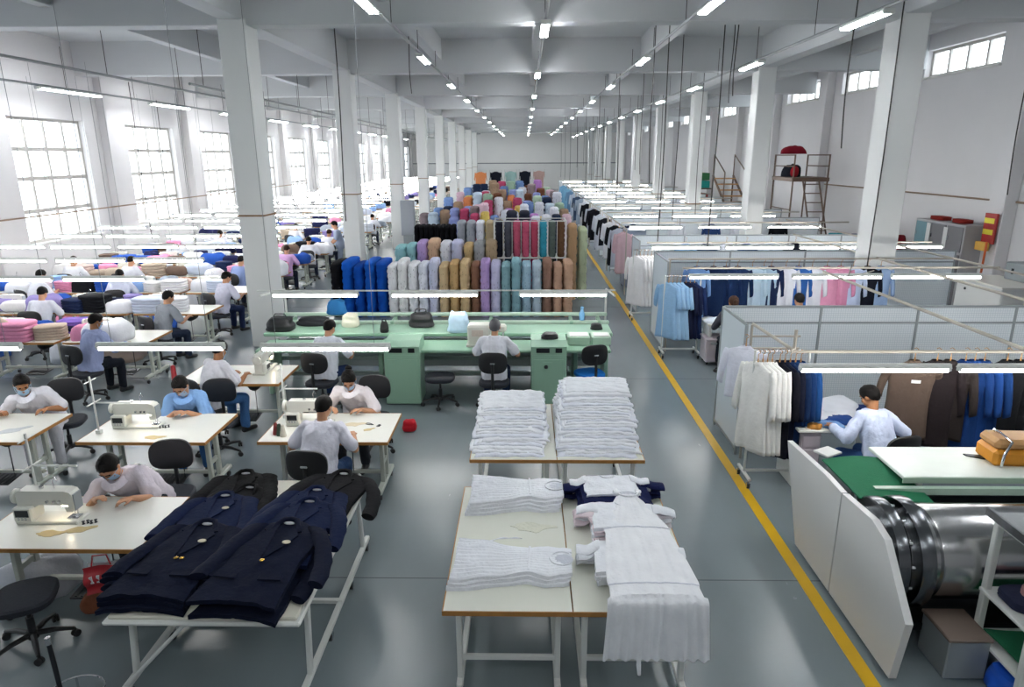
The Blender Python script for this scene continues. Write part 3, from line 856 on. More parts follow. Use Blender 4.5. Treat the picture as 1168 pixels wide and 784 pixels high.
def flat_dress(label, loc, rz, hexc, L=.8, seed=1, group=None, sc=1., name='folded_dress', trim=True):
    t = thing(name, label, 'dress', loc, rz, group); t.scale = (sc,)*3
    m = cloth(hexc)
    prof = [(0, .262), (.05, .26), (.3, .225), (.58, .16), (.64, .15), (.72, .175), (.8, .19), (.9, .165), (.94, .17), (1, .15)]
    def W(u):
        for (a, x), (b, y) in zip(prof, prof[1:]):
            if a <= u <= b: return x+(y-x)*(u-a)/(b-a)
    def fn(u, v):
        s = 2*v-1; x = (u-.5)*L - .02*(1-u)*abs(s)**2; y = W(u)*s + .006*math.sin(u*17+seed)
        pl = .008*math.sin(s*38+3*noise.noise(V((u*3, s*2, seed))))*max(.15, 1-u*1.45)
        z = .026+.016*(1-abs(s)**4)+pl+.008*noise.noise(V((x*7, y*9, seed*3.)))
        if u > .93 and abs(s) < .55: z -= .012
        return (x, y, z)
    obj('fabric', MB().sheet(fn, 40, 60, .03), m, t, True)
    if trim:
        obj('waistband', MB().box((.105*L/.8, 0, .044), (.016, .29, .006), bev=.002), m, t)
        n = 24; g = MB(); g.tube([(.33*L/.8+.085*math.cos(a), .085*math.sin(a), .046) for a in (PI*.25+2*PI*.75*k/n for k in range(n+1))], .006, 6); obj('neckline', g, m, t, True)
        obj('inner_back', MB().ell((.33*L/.8+.01, 0, .036), (.075, .07, .008)), cloth('c9ccd6'), t, True)
    return t

def layer_mesh(w, d, seed):
    """one folded garment in a pile: thin slab with rippled edges"""
    def fn(u, v):
        x = (u-.5)*w*(1+.05*noise.noise(V((v*5, seed, 1.)))) + .030*noise.noise(V((v*11, seed, u))); y = (v-.5)*d + .026*noise.noise(V((u*8, seed, 2.)))
        z = .024+.010*noise.noise(V((u*7, v*7, seed*1.)))+.005*noise.noise(V((u*19, v*15, seed*1.)))-.012*(abs(2*u-1)**6) - .010*(1-v)**8
        return (x, y, z)
    return MB().sheet(fn, 34, 26, .02).mesh('fabric_layer', True)

# bundles of cut pieces on the sewing tables
def bundle_mesh(kind, seed):
    g = MB()
    if kind == 0:      # tied roll
        rings = []; n = 18
        for i in range(15):
            t = i/14; q = .10*(1-abs(2*t-1)**5*.55)*(1+.10*noise.noise(V((t*6, seed, 0))))
            rings.append([V(((t-.5)*.52, q*1.15*math.cos(a)*(1+.08*noise.noise(V((math.cos(a)*2, math.sin(a)*2, t*5+seed)))), .085+.85*q*math.sin(a)*(1+.1*noise.noise(V((math.cos(a)*2+9, math.sin(a)*2, t*5+seed)))))) for a in (2*PI*k/n for k in range(n))])
        g.ring_loft(rings)
    elif kind == 1:    # folded pile of pieces
        for k in range(5):
            r = random.Random(seed*9+k); z = .018+k*.036
            rings = []
            for dz, sc_ in ((-.017, .95), (-.008, 1), (.008, 1), (.017, .95)):
                rings.append([V((.21*sc_*math.copysign(abs(math.cos(a))**.45, math.cos(a))+r.uniform(-.004, .004), .15*sc_*math.copysign(abs(math.sin(a))**.45, math.sin(a)), z+dz)) for a in (2*PI*i/24 for i in range(24))])
            g.ring_loft(rings)
    else:              # loose heap
        rings = []; n = 22
        for i in range(9):
            t = i/8; q = (1-t**2.6)**.5; lump = 1+.25*noise.noise(V((t*2, seed, 4.)))
            rings.append([V((.27*max(.03, q)*math.cos(a)*(1+.3*noise.noise(V((math.cos(a)*1.5, math.sin(a)*1.5+t, seed)))), .19*max(.03, q)*math.sin(a)*(1+.3*noise.noise(V((math.cos(a)*1.5+5, math.sin(a)*1.5+t, seed)))), .17*lump*math.sin(t*PI/2)*(1+.45*q*noise.noise(V((math.cos(a)*1.2, math.sin(a)*1.2, seed+3.)))))) for a in (2*PI*k/n for k in range(n))])
        g.ring_loft(rings)
    me = g.mesh('bundle', True)
    return me
BM = {(k, s): bundle_mesh(k, s*1.37+.5) for k in range(3) for s in range(3)}
def shared(name, me, m, loc, rz, sc=(1, 1, 1)):
    o = bpy.data.objects.new(name, me); link(o)
    if not me.materials: me.materials.append(None)
    o.material_slots[0].link = 'OBJECT'; o.material_slots[0].material = m
    o.location = loc; o.rotation_euler = (0, 0, rz); o.scale = sc
    return o

# tall stacks of folded lace and knit fabric
def stack_mesh(seed, layers):
    g = MB(); rings = []; n = 26; K = layers*4
    for i in range(K+7):
        if i <= K:
            z = i/K*.93; f = abs(math.sin(PI*i/4)); q = .86+.17*f; top = 0
        else:
            top = (i-K)/6; z = .93+.07*math.sin(top*PI/2); q = max(.04, math.cos(top*PI/2)**.6)
        ring = []
        for k in range(n):
            a = 2*PI*k/n; c, s = math.cos(a), math.sin(a)
            x = .5*math.copysign(abs(c)**.55, c); y = .5*math.copysign(abs(s)**.4, s)
            d = 1+.08*noise.noise(V((c*1.8+seed*3, s*1.8, z*7)))+.05*noise.noise(V((c*4, s*4+seed, z*16)))
            ring.append(V((x*q*d, y*(q*.12+.88 if top == 0 else q)*d, z)))
        rings.append(ring)
    return g.ring_loft(rings).mesh('fabric_stack', True)
SM = [stack_mesh(s, 7+s % 3) for s in range(6)]
def fabric_stack(label, x, y, w, d, h, hexc, group, z=0, plain=False):
    o = shared('fabric_stack', SM[rnd.randrange(6)], cloth(hexc) if plain else lace(hexc), (x, y, z), rnd.choice((0, PI)), (w, d, h))
    return tag(o, label, 'fabric stack', group)
# ================================================================== PLACEMENT: sewing tables near the camera
def at_table(x, y, label): 
    t = dup(TB, (x, y, 0), 0, label); return t
TB = sewing_table('white sewing table with brown edge at the left, nearest the camera, in front of the blazer table')
TB.location = (-3.72, 4.98, 0)
TB['label'] = 'white sewing table at lower left, nearest the camera, beside the navy blazers'
T2 = at_table(-4.13, 7.01, 'white sewing table of the worker in the blue shirt')
T3 = at_table(-6.12, 7.0, 'white sewing table at the left edge where a white-shirted worker leans over')
T4 = at_table(-2.17, 7.03, 'white sewing table shared by two workers facing each other, behind the blazers')
T5 = at_table(-4.02, 8.93, 'white sewing table in front of the left end of the green bench')
SMP = sewing_machine('cream sewing machine on the table nearest the camera')
SMP.location = (-3.98, 5.0, .76)
dup(SMP, (-4.38, 7.03, .76), 0, 'cream sewing machine in front of the worker in the blue shirt')
dup(SMP, (-6.6, 7.05, .76), 0, 'cream sewing machine at the left edge on the table of the white-shirted worker')
dup(SMP, (-2.45, 7.12, .76), 0, 'cream sewing machine between the two workers facing each other')
dup(SMP, (-3.72, 9.12, .76), PI/2, 'cream sewing machine on the table before the green bench')
TS = thread_stand('white thread stand on the left end of the blue-shirted worker\'s table')
TS.location = (-4.72, 6.83, .80)
dup(TS, (-2.8, 7.3, .80), 0, 'white thread stand on the left end of the table shared by two workers')
dup(TS, (-4.3, 5.28, .80), 0, 'white thread stand on the table nearest the camera')
dup(TS, (-6.75, 7.25, .80), 0, 'white thread stand on the table at the left edge')
# small things lying on those tables
PATT = mat('paper_pattern', 'cdb98a', .8, 0, .15, 12)
def scrap(x, y, rz, m, label, sc=1., z=.76):
    r = random.Random(int(abs(x*100+y*10))); n = 22
    poly = [((.11+.03*math.sin(3*a+r.random()*2))*sc*math.cos(a), (.045+.012*math.sin(4*a+r.random()))*sc*math.sin(a)) for a in (2*PI*k/n for k in range(n))]
    o = obj('cut_piece', MB().prism(poly, .003), m, None, False, (x, y, z), (0, 0, rz)); return tag(o, label, 'fabric piece', 'cut pieces on the sewing tables')
scrap(-3.86, 4.78, .1, PATT, 'tan cut piece by the control box of the sewing machine nearest the camera')
scrap(-3.66, 4.84, .4, PATT, 'pale cut piece under the needle lamp of the table nearest the camera')
scrap(-4.05, 6.72, .1, PATT, 'thin tan cut piece at the front edge of the blue-shirted worker\'s table')
scrap(-1.95, 7.1, .2, cloth('d9cdb0'), 'beige cut piece under the hands of the two facing workers', 1.1)
scrap(-1.75, 6.95, .6, PATT, 'small pattern piece at the right on the table of the two facing workers', .6)
scrap(-5.75, 6.9, .7, cloth('c9cdd0'), 'grey leaf-shaped cut piece on the table at the left edge', 1.4)
def bobbins(x, y, label):
    t = thing('bobbin_case_set', label, 'bobbins', (x, y, .76), .2, 'bobbins by the needles')
    for i in range(4): obj('bobbin', MB().lathe([(.004, 0), (.013, 0), (.013, .004), (.006, .006), (.006, .02), (.013, .022), (.013, .026), (.004, .026)], (.03*i, .012*(i % 2), 0), 14), DSTEEL, t, True)
bobbins(-3.68, 4.93, 'dark bobbins in the lamp glow on the table nearest the camera')
bobbins(-4.12, 6.98, 'dark bobbins in the lamp glow before the blue-shirted worker')
g = MB()
for s in (-1, 1): g.tube([(0, 0, .006), (s*.02, .06, .006), (s*.012, .1, .006)], .004, 6); g.tube([(s*.02, -.05, .006), (s*.03, -.075, .006), (s*.012, -.09, .006), (0, -.05, .006)], .004, 6)
tag(obj('scissors', g, DSTEEL, None, True, (-1.72, 7.08, .76), (0, 0, 1.2)), 'small thread scissors on the table of the two facing workers', 'scissors')
for i, (c, dx) in enumerate((('7c3b3a', 0), ('3c4a3f', .05), ('d7d2c4', .1))):
    thread_cone((-2.74+dx, 6.82-.03*i, .76), cloth(c), ('red', 'dark green', 'cream')[i] + ' thread cone on the left front corner of the shared table')
# lamps above the near tables
SL = strip_lamp('strip_lamp', 1.38, 'lit strip lamp hanging above the blue-shirted worker\'s table', 'strip lamps over the sewing tables', 3.6)
SL.location = (-3.9, 6.85, 1.75)
dup(SL, (-2.12, 6.83, 1.75), 0, 'lit strip lamp hanging above the table of the two facing workers')
dup(SL, (-6.1, 6.85, 1.75), 0, 'lit strip lamp hanging above the table at the left edge')

# ------------------------------------------------------------------ workers near the camera (local +Y is the way they face)
P = person
P('worker in pinkish-white shirt and blue mask bent over the sewing machine nearest the camera', (-3.62, 5.80, 0), PI+.2, 44, 14, 0, 50, -12, (-.06, .56, .82), (.26, .52, .82), 'dcd3dc', trousers='2b3038')
P('worker in a blue denim shirt and mask sewing at a white table', (-4.08, 7.78, 0), PI+.2, 38, 4, 0, 46, -16, (-.02, .48, .82), (.12, .46, .82), '7fa6d6', trousers='355f94', hair='short')
P('worker in white shirt and mask leaning on the table at the left edge', (-6.0, 7.80, 0), PI+.4, 36, 10, 0, 34, 16, (-.12, .46, .82), (.35, .40, .82), 'e1e0e8', trousers='c9c9d0')
P('worker in white shirt seen from behind on a black chair, facing a masked colleague', (-2.12, 6.26, 0), -.1, 24, 0, 0, 28, -5, (-.24, .38, .82), (.24, .42, .82), 'dcdbe6', trousers='2f4466', mask=False)
P('masked worker in white shirt with tied hair facing the camera across the shared table', (-2.08, 7.90, 0), PI-.05, 34, 0, 0, 46, 10, (-.17, .48, .82), (.20, .46, .82), 'e6dfe2', trousers='3a3c42', hair='bun')
P('worker in white shirt with bare forearms, side on, at the table before the green bench', (-4.22, 8.42, 0), -.55, 20, 0, 0, 26, 5, (-.14, .42, .82), (.16, .46, .82), 'e4e3ea', trousers='3c6090', mask=True)
P('worker in white shirt and dark blue trousers at the left end of the green bench', (-3.02, 9.62, 0), -.2, 22, 0, 0, 25, -10, (-.15, .45, .86), (.28, .42, .84), 'dfe2ec', trousers='27395c', mask=False)
P('grey-haired worker in white shirt seen from behind at the middle of the green bench', (-.46, 9.63, 0), -.05, 12, 0, 0, 12, 0, (-.2, .40, .86), (.3, .38, .86), 'e5e6ee', trousers='23304a', hairm=mat('grey_hair', '5a5a5e', .5, 0, .3, 40), mask=False)
P('worker in lavender-grey long-sleeved shirt on a black chair at left', (-6.86, 10.02, 0), -.35, 18, 0, 0, 26, -14, (-.2, .4, .82), (.3, .44, .82), '9fa9cf', 'long', '1d2028', mask=True)
P('worker in a grey short-sleeved shirt at the table behind the lavender-shirted one', (-6.72, 11.92, 0), -.5, 20, 0, 0, 25, -10, (-.18, .4, .82), (.2, .44, .82), '8e939b', trousers='232c3e', mask=False)
P('worker in pale lilac shirt and navy trousers sewing just left of the first white column', (-6.55, 14.05, 0), -.5, 20, 0, 0, 25, -10, (-.18, .4, .82), (.2, .44, .82), 'cfcfe2', trousers='1f2a48', mask=False)
P('worker in pale blue long-sleeved shirt bent over the desk of the nearest booth', (3.78, 6.62, 0), .38, 26, 4, 0, 34, 12, (-.26, .44, .82), (.30, .30, .80), 'c4cee6', 'long', '2f4a78', mask=False, hair='short')

CH = chair_proto('black office chair of the worker nearest the camera')
CH.location = (-3.55, 6.0, 0); CH.rotation_euler = (0, 0, PI+.15)
def chair(x, y, rz, label, mats=None): return dup(CH, (x, y, 0), rz, label, 'office chairs', mats)
CH['group'] = 'office chairs'
chair(-3.92, 7.93, PI+.1, 'black office chair of the blue-shirted worker')
chair(-5.9, 7.95, PI+.3, 'dark office chair of the white-shirted worker at the left edge')
chair(-2.12, 6.17, -.1, 'black office chair with its back to the camera behind the navy blazers')
chair(-1.97, 8.08, PI-.05, 'black office chair of the masked worker with tied hair')
chair(-4.27, 8.33, -.5, 'black office chair of the side-on worker before the green bench')
chair(-3.05, 9.52, -.2, 'black office chair at the left end of the green bench')
chair(-.46, 9.54, -.05, 'black office chair of the grey-haired worker at the green bench')
dup(CH, (-1.3, 9.75, 0), PI, 'empty backless swivel stool with grey seat beside the green cabinet', 'office chairs', skip=('backrest', 'back_bar'))['category'] = 'stool'
chair(1.0, 9.95, .3, 'empty office chair with bright blue seat at the right end of the green bench', {'seat': cloth('1f6fc4')})
chair(-6.9, 9.93, -.3, 'black office chair of the lavender-shirted worker')
chair(-6.76, 11.84, -.5, 'black office chair of the grey-shirted worker')
chair(-6.6, 13.96, -.5, 'black office chair of the worker left of the first column')
chair(3.8, 6.55, .3, 'dark chair of the worker in the nearest booth')
chair(-3.86, 4.40, -1.15, 'empty black office chair tilted at the bottom left corner of the picture')

# ------------------------------------------------------------------ blazer table
t = thing('blazer_table', 'white steel frame table on casters covered with dark blazers', 'table', (-2.17, 4.80, 0))
obj('tabletop', MB().box((0, 0, .715), (1.28, 1.98, .03), bev=.008), mat('cream_board', 'd2d0c2', .5, 0, .06, 4), t)
obj('edge_frame', MB().box((0, 0, .69), (1.34, 2.04, .035), bev=.012), WHITE, t)
for s in (-1, 1):
    for q in (-1, 1):
        lg = obj('leg', MB().box((s*.63, q*.78, .4), (.035, .05, .6), rx=q*.12, bev=.006), WHITE, t)
    rl = obj('side_rail', MB().box((s*.63, 0, .115), (.045, 2.0, .045), bev=.008), WHITE, t)
    for q in (-.93, -.33, .33, .93): caster(rl, s*.63, q*1., .04)
for q in (-1, 1): obj('cross_brace', MB().tube([(-.64, q*.95, .12), (.1*q, q*.9, .68)], .014, 8), WHITE, t, True)
obj('cross_rail', MB().box((0, 0, .13), (1.3, .04, .03)), WHITE, t)
NV, NV2, BK = '0b1226', '0e1a38', '0c0c0e'
BG = 'blazers laid out on the white frame table'
flat_jacket('black blazer at the back left of the blazer table', (-2.62, 5.42, .73), .12, BK, 1.2, BG, 3, pin=False)
flat_jacket('black blazer half under the back left black one', (-2.55, 5.15, .735), -.1, BK, 1.15, BG, 4, False)
flat_jacket('black blazer hanging over the right back edge of the blazer table', (-1.78, 5.38, .73), -.14, '161619', 1.3, BG, 5, spread=.17)
flat_jacket('navy blazer in the middle of the left column of blazers', (-2.62, 4.92, .765), .06, NV2, 1.2, BG, 6, pin=True)
flat_jacket('navy blazer under the front left one, its hem showing', (-2.58, 4.30, .73), -.02, NV, 1.26, BG, 7, False)
flat_jacket('navy blazer second from the top of the front left pile', (-2.57, 4.33, .765), -.05, NV, 1.26, BG, 8, False)
flat_jacket('navy blazer with two brass buttons and pale badge topping the front left pile', (-2.57, 4.35, .80), -.05, NV, 1.28, BG, 9, True, 2, True)
flat_jacket('navy blazer at the back of the right column, before the black one', (-1.88, 5.02, .775), -.06, NV2, 1.18, BG, 10)
flat_jacket('navy blazer second from the front in the right column', (-1.86, 4.74, .80), -.05, NV2, 1.24, BG, 11, spread=.13)
flat_jacket('navy blazer at the bottom of the front right pile, sleeve hanging off the table', (-1.88, 4.24, .73), -.12, NV, 1.28, BG, 12, False)
flat_jacket('navy blazer with one brass button and pale badge topping the front right pile', (-1.90, 4.28, .835), -.10, NV, 1.3, BG, 13, True, 1, True, tilt=.035, spread=.17)

# ------------------------------------------------------------------ white tables in the middle
def plain_table(label, x, y, L, D, H=.78):
    t = thing('work_table', label, 'table', (x, y, 0), 0, 'white wheeled work tables')
    top = obj('tabletop', MB().box((0, 0, H-.012), (L, D, .024), bev=.003), mat('cream_laminate', 'dedfd3', .35, 0, .03, 3), t)
    g = MB()
    for s in (-1, 1): g.box((0, s*(D/2+.003), H-.018), (L+.012, .008, .034)); g.box((s*(L/2+.003), 0, H-.018), (.008, D, .034))
    g.box((0, 0, H-.03), (L-.02, D-.02, .012)); obj('edge_band', g, EDGE, top)
    for s in (-1, 1):
        for q in (-1, 1):
            obj('leg', MB().box((s*(L/2-.09), q*(D/2-.14), .43), (.04, .05, .62), bev=.006), WHITE, t)
        ft = obj('foot_rail', MB().box((s*(L/2-.09), 0, .12), (.045, D-.1, .04), bev=.006), WHITE, t)
        for q in (-1, 1): caster(ft, s*(L/2-.09), q*(D/2-.12), .036)
    for q in (-1, 1): obj('cross_rail', MB().box((0, q*(D/2-.14), .30), (L-.2, .03, .04), bev=.005), WHITE, t)
    obj('apron', MB().box((0, 0, H-.055), (L-.16, D-.3, .04)), WHITE, t)
    return t
plain_table('cream-topped work table with dresses laid sideways, left of the front pair', -.115, 4.70, .865, 1.74)
plain_table('cream-topped work table with the long white dress hanging over its front edge', .755, 4.70, .865, 1.74)
plain_table('cream-topped work table under the left white garment pile, behind the dress tables', -.115, 6.93, .865, 1.56)
plain_table('cream-topped work table under the tall right white garment pile', .755, 6.93, .865, 1.56)
WH = 'eef0f6'
def pile(n, x, y0, y1, w, rise, step, label, group, lean=0):
    ms = [layer_mesh(w, y1-y0, 3.1*k+w) for k in range(4)]
    for k in range(n):
        d = (y1-y0)-step*k
        o = shared('folded_garment', ms[k % 4], cloth(WH if k % 3 else 'e4e7f0'), (x+rnd.uniform(-.035, .035)+lean*k, y1-d/2+rnd.uniform(-.02, .02), .78+rise*k), rnd.uniform(-.05, .05), (1-.004*k+rnd.uniform(-.03, .03), d/(y1-y0), 1))
        tag(o, label if k < n-1 else 'topmost ' + label.replace('in the', 'on the'), 'garment', group)
pile(17, -.15, 6.22, 7.66, .74, .011, .055, 'white folded garment in the left pile on the second pair of tables', 'white garments in the left pile')
pile(24, .76, 6.20, 7.68, .80, .0145, .043, 'white folded garment in the tall right pile on the second pair of tables', 'white garments in the tall right pile', .002)
DG = 'white dresses on the front tables'
for k in range(4):
    flat_dress(('bottom', 'second', 'third', 'topmost')[k] + ' white dress of the back left pile, neck to the right', (-.09+.01*k, 5.30+.012*k, .78+.03*k), -.03+.02*k, WH, .78, k+1, 'white dresses of the back left pile', trim=k == 3)
for k in range(3):
    flat_dress(('bottom', 'middle', 'topmost')[k] + ' white dress of the front left pile with a loose strap', (-.10+.01*k, 4.28+.01*k, .78+.03*k), -.04, WH, .84, k+8, 'white dresses of the front left pile', trim=k == 2)
g = MB(); g.sheet(lambda u, v: (-.06-.10*math.sin(u*2.6)+.02*v-.06*u, 4.46+.32*u+.02*v*0, .80+.006*math.sin(u*9)), 20, 3) if False else None
def strap(u, v):
    a = u*1.9; return (-.30+.24*(1-math.cos(a))*.8+(v-.5)*.05*math.sin(a), 4.60+.10*math.sin(a)+(v-.5)*.055*math.cos(a), .795+.004*math.sin(u*14))
tag(obj('fabric_belt', MB().sheet(strap, 24, 4, .004), cloth(WH), None, True), 'loose white belt curling between the two left dress piles', 'belt')
scrap(.06, 4.88, 0, cloth('dcdccc'), 'thin cream offcut lying between the two left dress piles', 1.5, .78)
# right table: navy and white tops, pale pink pile, white pile, long dress
def tee(label, loc, rz, hexc, seed, group, sc=1.):
    t = thing('folded_blouse', label, 'top', loc, rz, group); m = cloth(hexc); t.scale = (sc,)*3
    def fn(u, v):
        s = 2*u-1; wd = .225+.015*noise.noise(V((v*4, seed, 0.))); 
        return (wd*s, .17-.34*v+.01*noise.noise(V((s*3, v, seed))), .024+.014*(1-abs(s)**4)+.008*noise.noise(V((s*3, v*4, seed+5.))))
    obj('body', MB().sheet(fn, 18, 18, .026), m, t, True)
    for s in (-1, 1):
        rings = []
        for i in range(9):
            q = i/8; c = V((s*(.19+.15*q), .11-.05*q+.015*math.sin(q*5+seed), .026+.004*math.sin(q*9)))
            rings.append([c+V((.012*math.cos(a)*0, (.062-.014*q)*math.cos(a), .02*math.sin(a))) for a in (2*PI*k/12 for k in range(12))])
        obj('sleeve', MB().ring_loft(rings), m, t, True)
    n = 20; obj('neckline', MB().tube([(.06*math.cos(a), .155+.04*math.sin(a), .042) for a in (PI+PI*k/n for k in range(n+1))], .007, 6), m, t, True)
    return t
NG = 'navy and white tops at the back of the right front table'
for k, (c, nm) in enumerate((('161d44', 'navy'), (WH, 'white'), ('161d44', 'navy'), (WH, 'white'), ('161d44', 'navy'), (WH, 'white'))):
    tee('%s folded top, %s in the navy and white pile' % (nm, ('lowest', 'second from the bottom', 'third from the bottom', 'third from the top', 'second from the top', 'topmost')[k]), (.75+.02*math.sin(k*2), 5.33-.012*k+(-.045 if nm == 'navy' else .03), .78+.027*k), .06*math.sin(k*1.7), c, k+3, NG, 1.28 if nm == 'navy' else 1.02)
for k in range(6):
    c = ('e9e3ea', 'e8d8de', WH)[k % 3]
    tee('pale pinkish-white folded blouse, %s in the pile under the long dress' % ('lowest', 'second from bottom', 'third from bottom', 'third from top', 'second from top', 'topmost')[k], (.79+.015*math.sin(k*3), 4.84-.01*k, .78+.026*k), .07*math.sin(k*2.1), c, k+13, 'pale blouses under the long dress', 1.15)
for k in range(5):
    tee('white folded blouse, %s in the front pile below the long dress' % ('lowest', 'second from bottom', 'middle', 'second from top', 'topmost')[k], (.77+.015*math.sin(k*3), 4.30-.01*k, .78+.026*k), .05*math.sin(k*2.7), WH, k+23, 'white blouses at the front of the right table', 1.15)
# the long sleeveless dress draped over the front edge
t = thing('long_dress', 'long white sleeveless tiered dress draped over the front edge of the right table', 'dress', (.86, 0, 0))
yE = 3.80; ztop = .95
def dress(u, v):
    s = 2*u-1; L = v*1.75
    prof = [(0, .085), (.10, .13), (.2, .15), (.42, .235), (.5, .255), (.55, .245), (.9, .29), (1.15, .31), (1.2, .30), (1.75, .335)]
    for (a, x), (b, y) in zip(prof, prof[1:]):
        if a <= L <= b: W = x+(y-x)*(L-a)/(b-a); break
    rip = (.003+.017*max(0, min(L, 1.18)-.55) if L < 1.18 else .004+.012*min(1, (L-1.18)/.4))*math.sin(s*(24 if L < 1.18 else 30)+2.5*noise.noise(V((s*3, L*.8, 0.))))*(.6+.5*noise.noise(V((s*4, 7., L*.5))))
    flat = 1.30
    if L < flat: y = 5.10-L; z = ztop+.02*(1-abs(s)**3)-.03*(L/flat)+.35*rip; dy = 0
    else:
        q = L-flat; a = min(q/.10, 1); y = yE-.055*math.sin(a*PI/2) - .02*max(0, q-.1); z = ztop-.03-.055*(1-math.cos(a*PI/2))-max(0, q-.06)*.98; y -= rip*1.3
    if L < .10 and abs(s) < .55: pass
    return (W*s+.02*(s*abs(s))*(L > 1.3)+.03*(L-.9)*.3, y, z+.004*noise.noise(V((s*5, L*5, 1.))))
d = MB().sheet(dress, 110, 100, .004); b = obj('fabric', d, cloth('f1f2f7'), t, True)
for s in (-1, 1):
    obj('strap', MB().tube([(s*.075, 5.09, ztop+.02), (s*.10, 5.15, ztop+.012), (s*.085, 5.20, ztop)], [.02, .022, .016], 8), cloth('f1f2f7'), t, True)
obj('neckline', MB().tube([(.08*math.cos(a), 5.1+.055*math.sin(a), ztop+.028) for a in (PI+PI*k/16 for k in range(17))], .008, 6), cloth('f1f2f7'), t, True)
obj('inner_back', MB().ell((0, 5.125, ztop+.008), (.08, .045, .008)), cloth('c6c9d2'), t, True)
for Lq in (.5, 1.18):
    g = MB(); pts = [dress(u, Lq/1.75) for u in [i/60 for i in range(61)]]; g.tube([(p[0], p[1], p[2]+.003) for p in pts], .005, 6); obj('seam', g, cloth('e3e5ee'), t, True)
obj('tie', MB().tube([(-.11, 3.73, .54), (-.11, 3.715, .46), (-.105, 3.71, .39)], [.012, .016, .012], 8), cloth('f1f2f7'), t, True)
# ================================================================== green linking bench
t = thing('linking_workbench', 'long mint green double-sided workbench across the middle of the hall', 'workbench', (0, 0, 0))
obj('front_worktop', MB().box((-1.43, 10.22, .80), (5.5, .62, .05), bev=.012), GREEN, t)
obj('rear_worktop', MB().box((-1.43, 10.86, .90), (5.7, .62, .06), bev=.014), GREEN, t)
obj('front_apron', MB().box((-1.43, 10.5, .72), (5.5, .05, .2)), DGREEN, t)
for y, z in ((11.3, .93), (11.62, 1.0), (11.62, .84)): obj('rear_rail', MB().box((-1.43, y, z), (5.75, .07, .06), bev=.01), mat('pale_green_enamel', 'b5cdbb', .4, 0, .05, 3), t)
for x in (-4.1, -2.3, -.6, .8, 1.28):
    obj('leg', MB().box((x, 10.45, .40), (.07, .5, .8), bev=.008), GREEN, t); obj('leg', MB().box((x, 11.45, .48), (.06, .4, .96), bev=.008), GREEN, t)
for z in (.18, .45): obj('lower_rail', MB().box((-1.43, 10.75, z), (5.4, .06, .07), bev=.008), mat('grey_rail', '9aa7a4', .4, 0, .05, 3), t)
obj('backing_panel', MB().box((-1.43, 11.2, .42), (5.4, .02, .5)), mat('grey_board', 'a6aeb0', .5, 0, .05, 3), t)
for x in (-4.25, 1.42): obj('lamp_post', MB().tube([(x, 11.62, .8), (x, 11.62, 1.45), (x, 10.5, 1.56)], .018, 8), WHITE, t, True)
g = MB(); g.tube([(-4.25, 10.42, 1.66), (1.42, 10.42, 1.66)], .012, 8); obj('lamp_rail', g, WHITE, t, True)
for s, nm in ((-3.33, 'left'), (-1.43, 'middle'), (.60, 'right')): dup(SL, (s, 10.42, 1.60), 0, 'lit strip lamp on the rail of the green bench, %s of three' % nm, skip=('suspension_wire',))
def green_cabinet(x, label, knob):
    t = thing('green_cabinet', label, 'cabinet', (x, 9.98, 0), 0, 'green cabinets under the bench')
    obj('body', MB().box((0, 0, .41), (.54, .5, .80), bev=.012), GREEN, t)
    h = MB(); h.prism([(-.25, .80), (-.25, .93), (-.1, 1.0), (.25, 1.0), (.25, .80)], .54, Matrix.Translation((-.27, 0, 0)) @ Matrix.Rotation(PI/2, 4, 'Z') @ Matrix.Rotation(PI/2, 4, 'X'))
    obj('head_box', h, GREEN, t)
    obj('display_panel', MB().box((-.09, -.255, .875), (.2, .02, .07), bev=.004), DSTEEL, t); obj('display_panel', MB().box((.15, -.255, .875), (.1, .02, .07), bev=.004), DSTEEL, t)
    d = obj('door', MB().box((0, -.252, .40), (.46, .016, .66), bev=.004), GREEN, t)
    if knob:
        obj('knob', MB().lathe([(.004, 0), (.03, 0), (.032, .01), (.014, .03), (.004, .03)], n=16, M=Matrix.Translation((-.04, -.26, .62)) @ Matrix.Rotation(PI/2, 4, 'X')), DSTEEL, d, True)
        obj('plate', MB().box((-.02, -.262, .57), (.14, .006, .24)), GREEN, d)
green_cabinet(-1.87, 'mint green cabinet with plain door at the left of the empty grey-seat stool', False)
green_cabinet(.36, 'mint green cabinet with a dark knob between the grey-haired worker and the blue-seat chair', True)
def bag(name, label, loc, d, m, seed, cat='bag', strap=True):
    t = thing(name, label, cat, loc)
    g = MB(); rings = []; n = 22
    for i in range(11):
        q = i/10; f = (1-.25*q**2)*(1 if i not in (0, 10) else .8)
        rings.append([V((d[0]/2*f*math.copysign(abs(math.cos(a))**.6, math.cos(a))*(1+.15*noise.noise(V((math.cos(a)*2, q*4, seed)))), d[1]/2*f*math.copysign(abs(math.sin(a))**.6, math.sin(a))*(1+.2*noise.noise(V((math.sin(a)*2, q*4, seed+3)))), d[2]*q*(1+.12*noise.noise(V((math.cos(a)*1.5, math.sin(a)*1.5, seed+q)))))) for a in (2*PI*k/n for k in range(n))])
    obj('body', g.ring_loft(rings), m, t, True)
    if strap: obj('handle', MB().tube([(-d[0]*.25, 0, d[2]*.9), (-d[0]*.18, .01, d[2]*1.25), (d[0]*.18, 0, d[2]*1.25), (d[0]*.25, 0, d[2]*.9)], .010, 8), m, t, True)
    return t
bag('handbag', 'black handbag on the left end of the green bench', (-4.05, 10.75, .93), (.46, .3, .22), BLACKP, 1)
bag('cloth_heap', 'dark folded cloth beside the black handbag on the green bench', (-3.6, 11.1, .93), (.6, .25, .14), cloth('26282c'), 5, 'cloth', False)
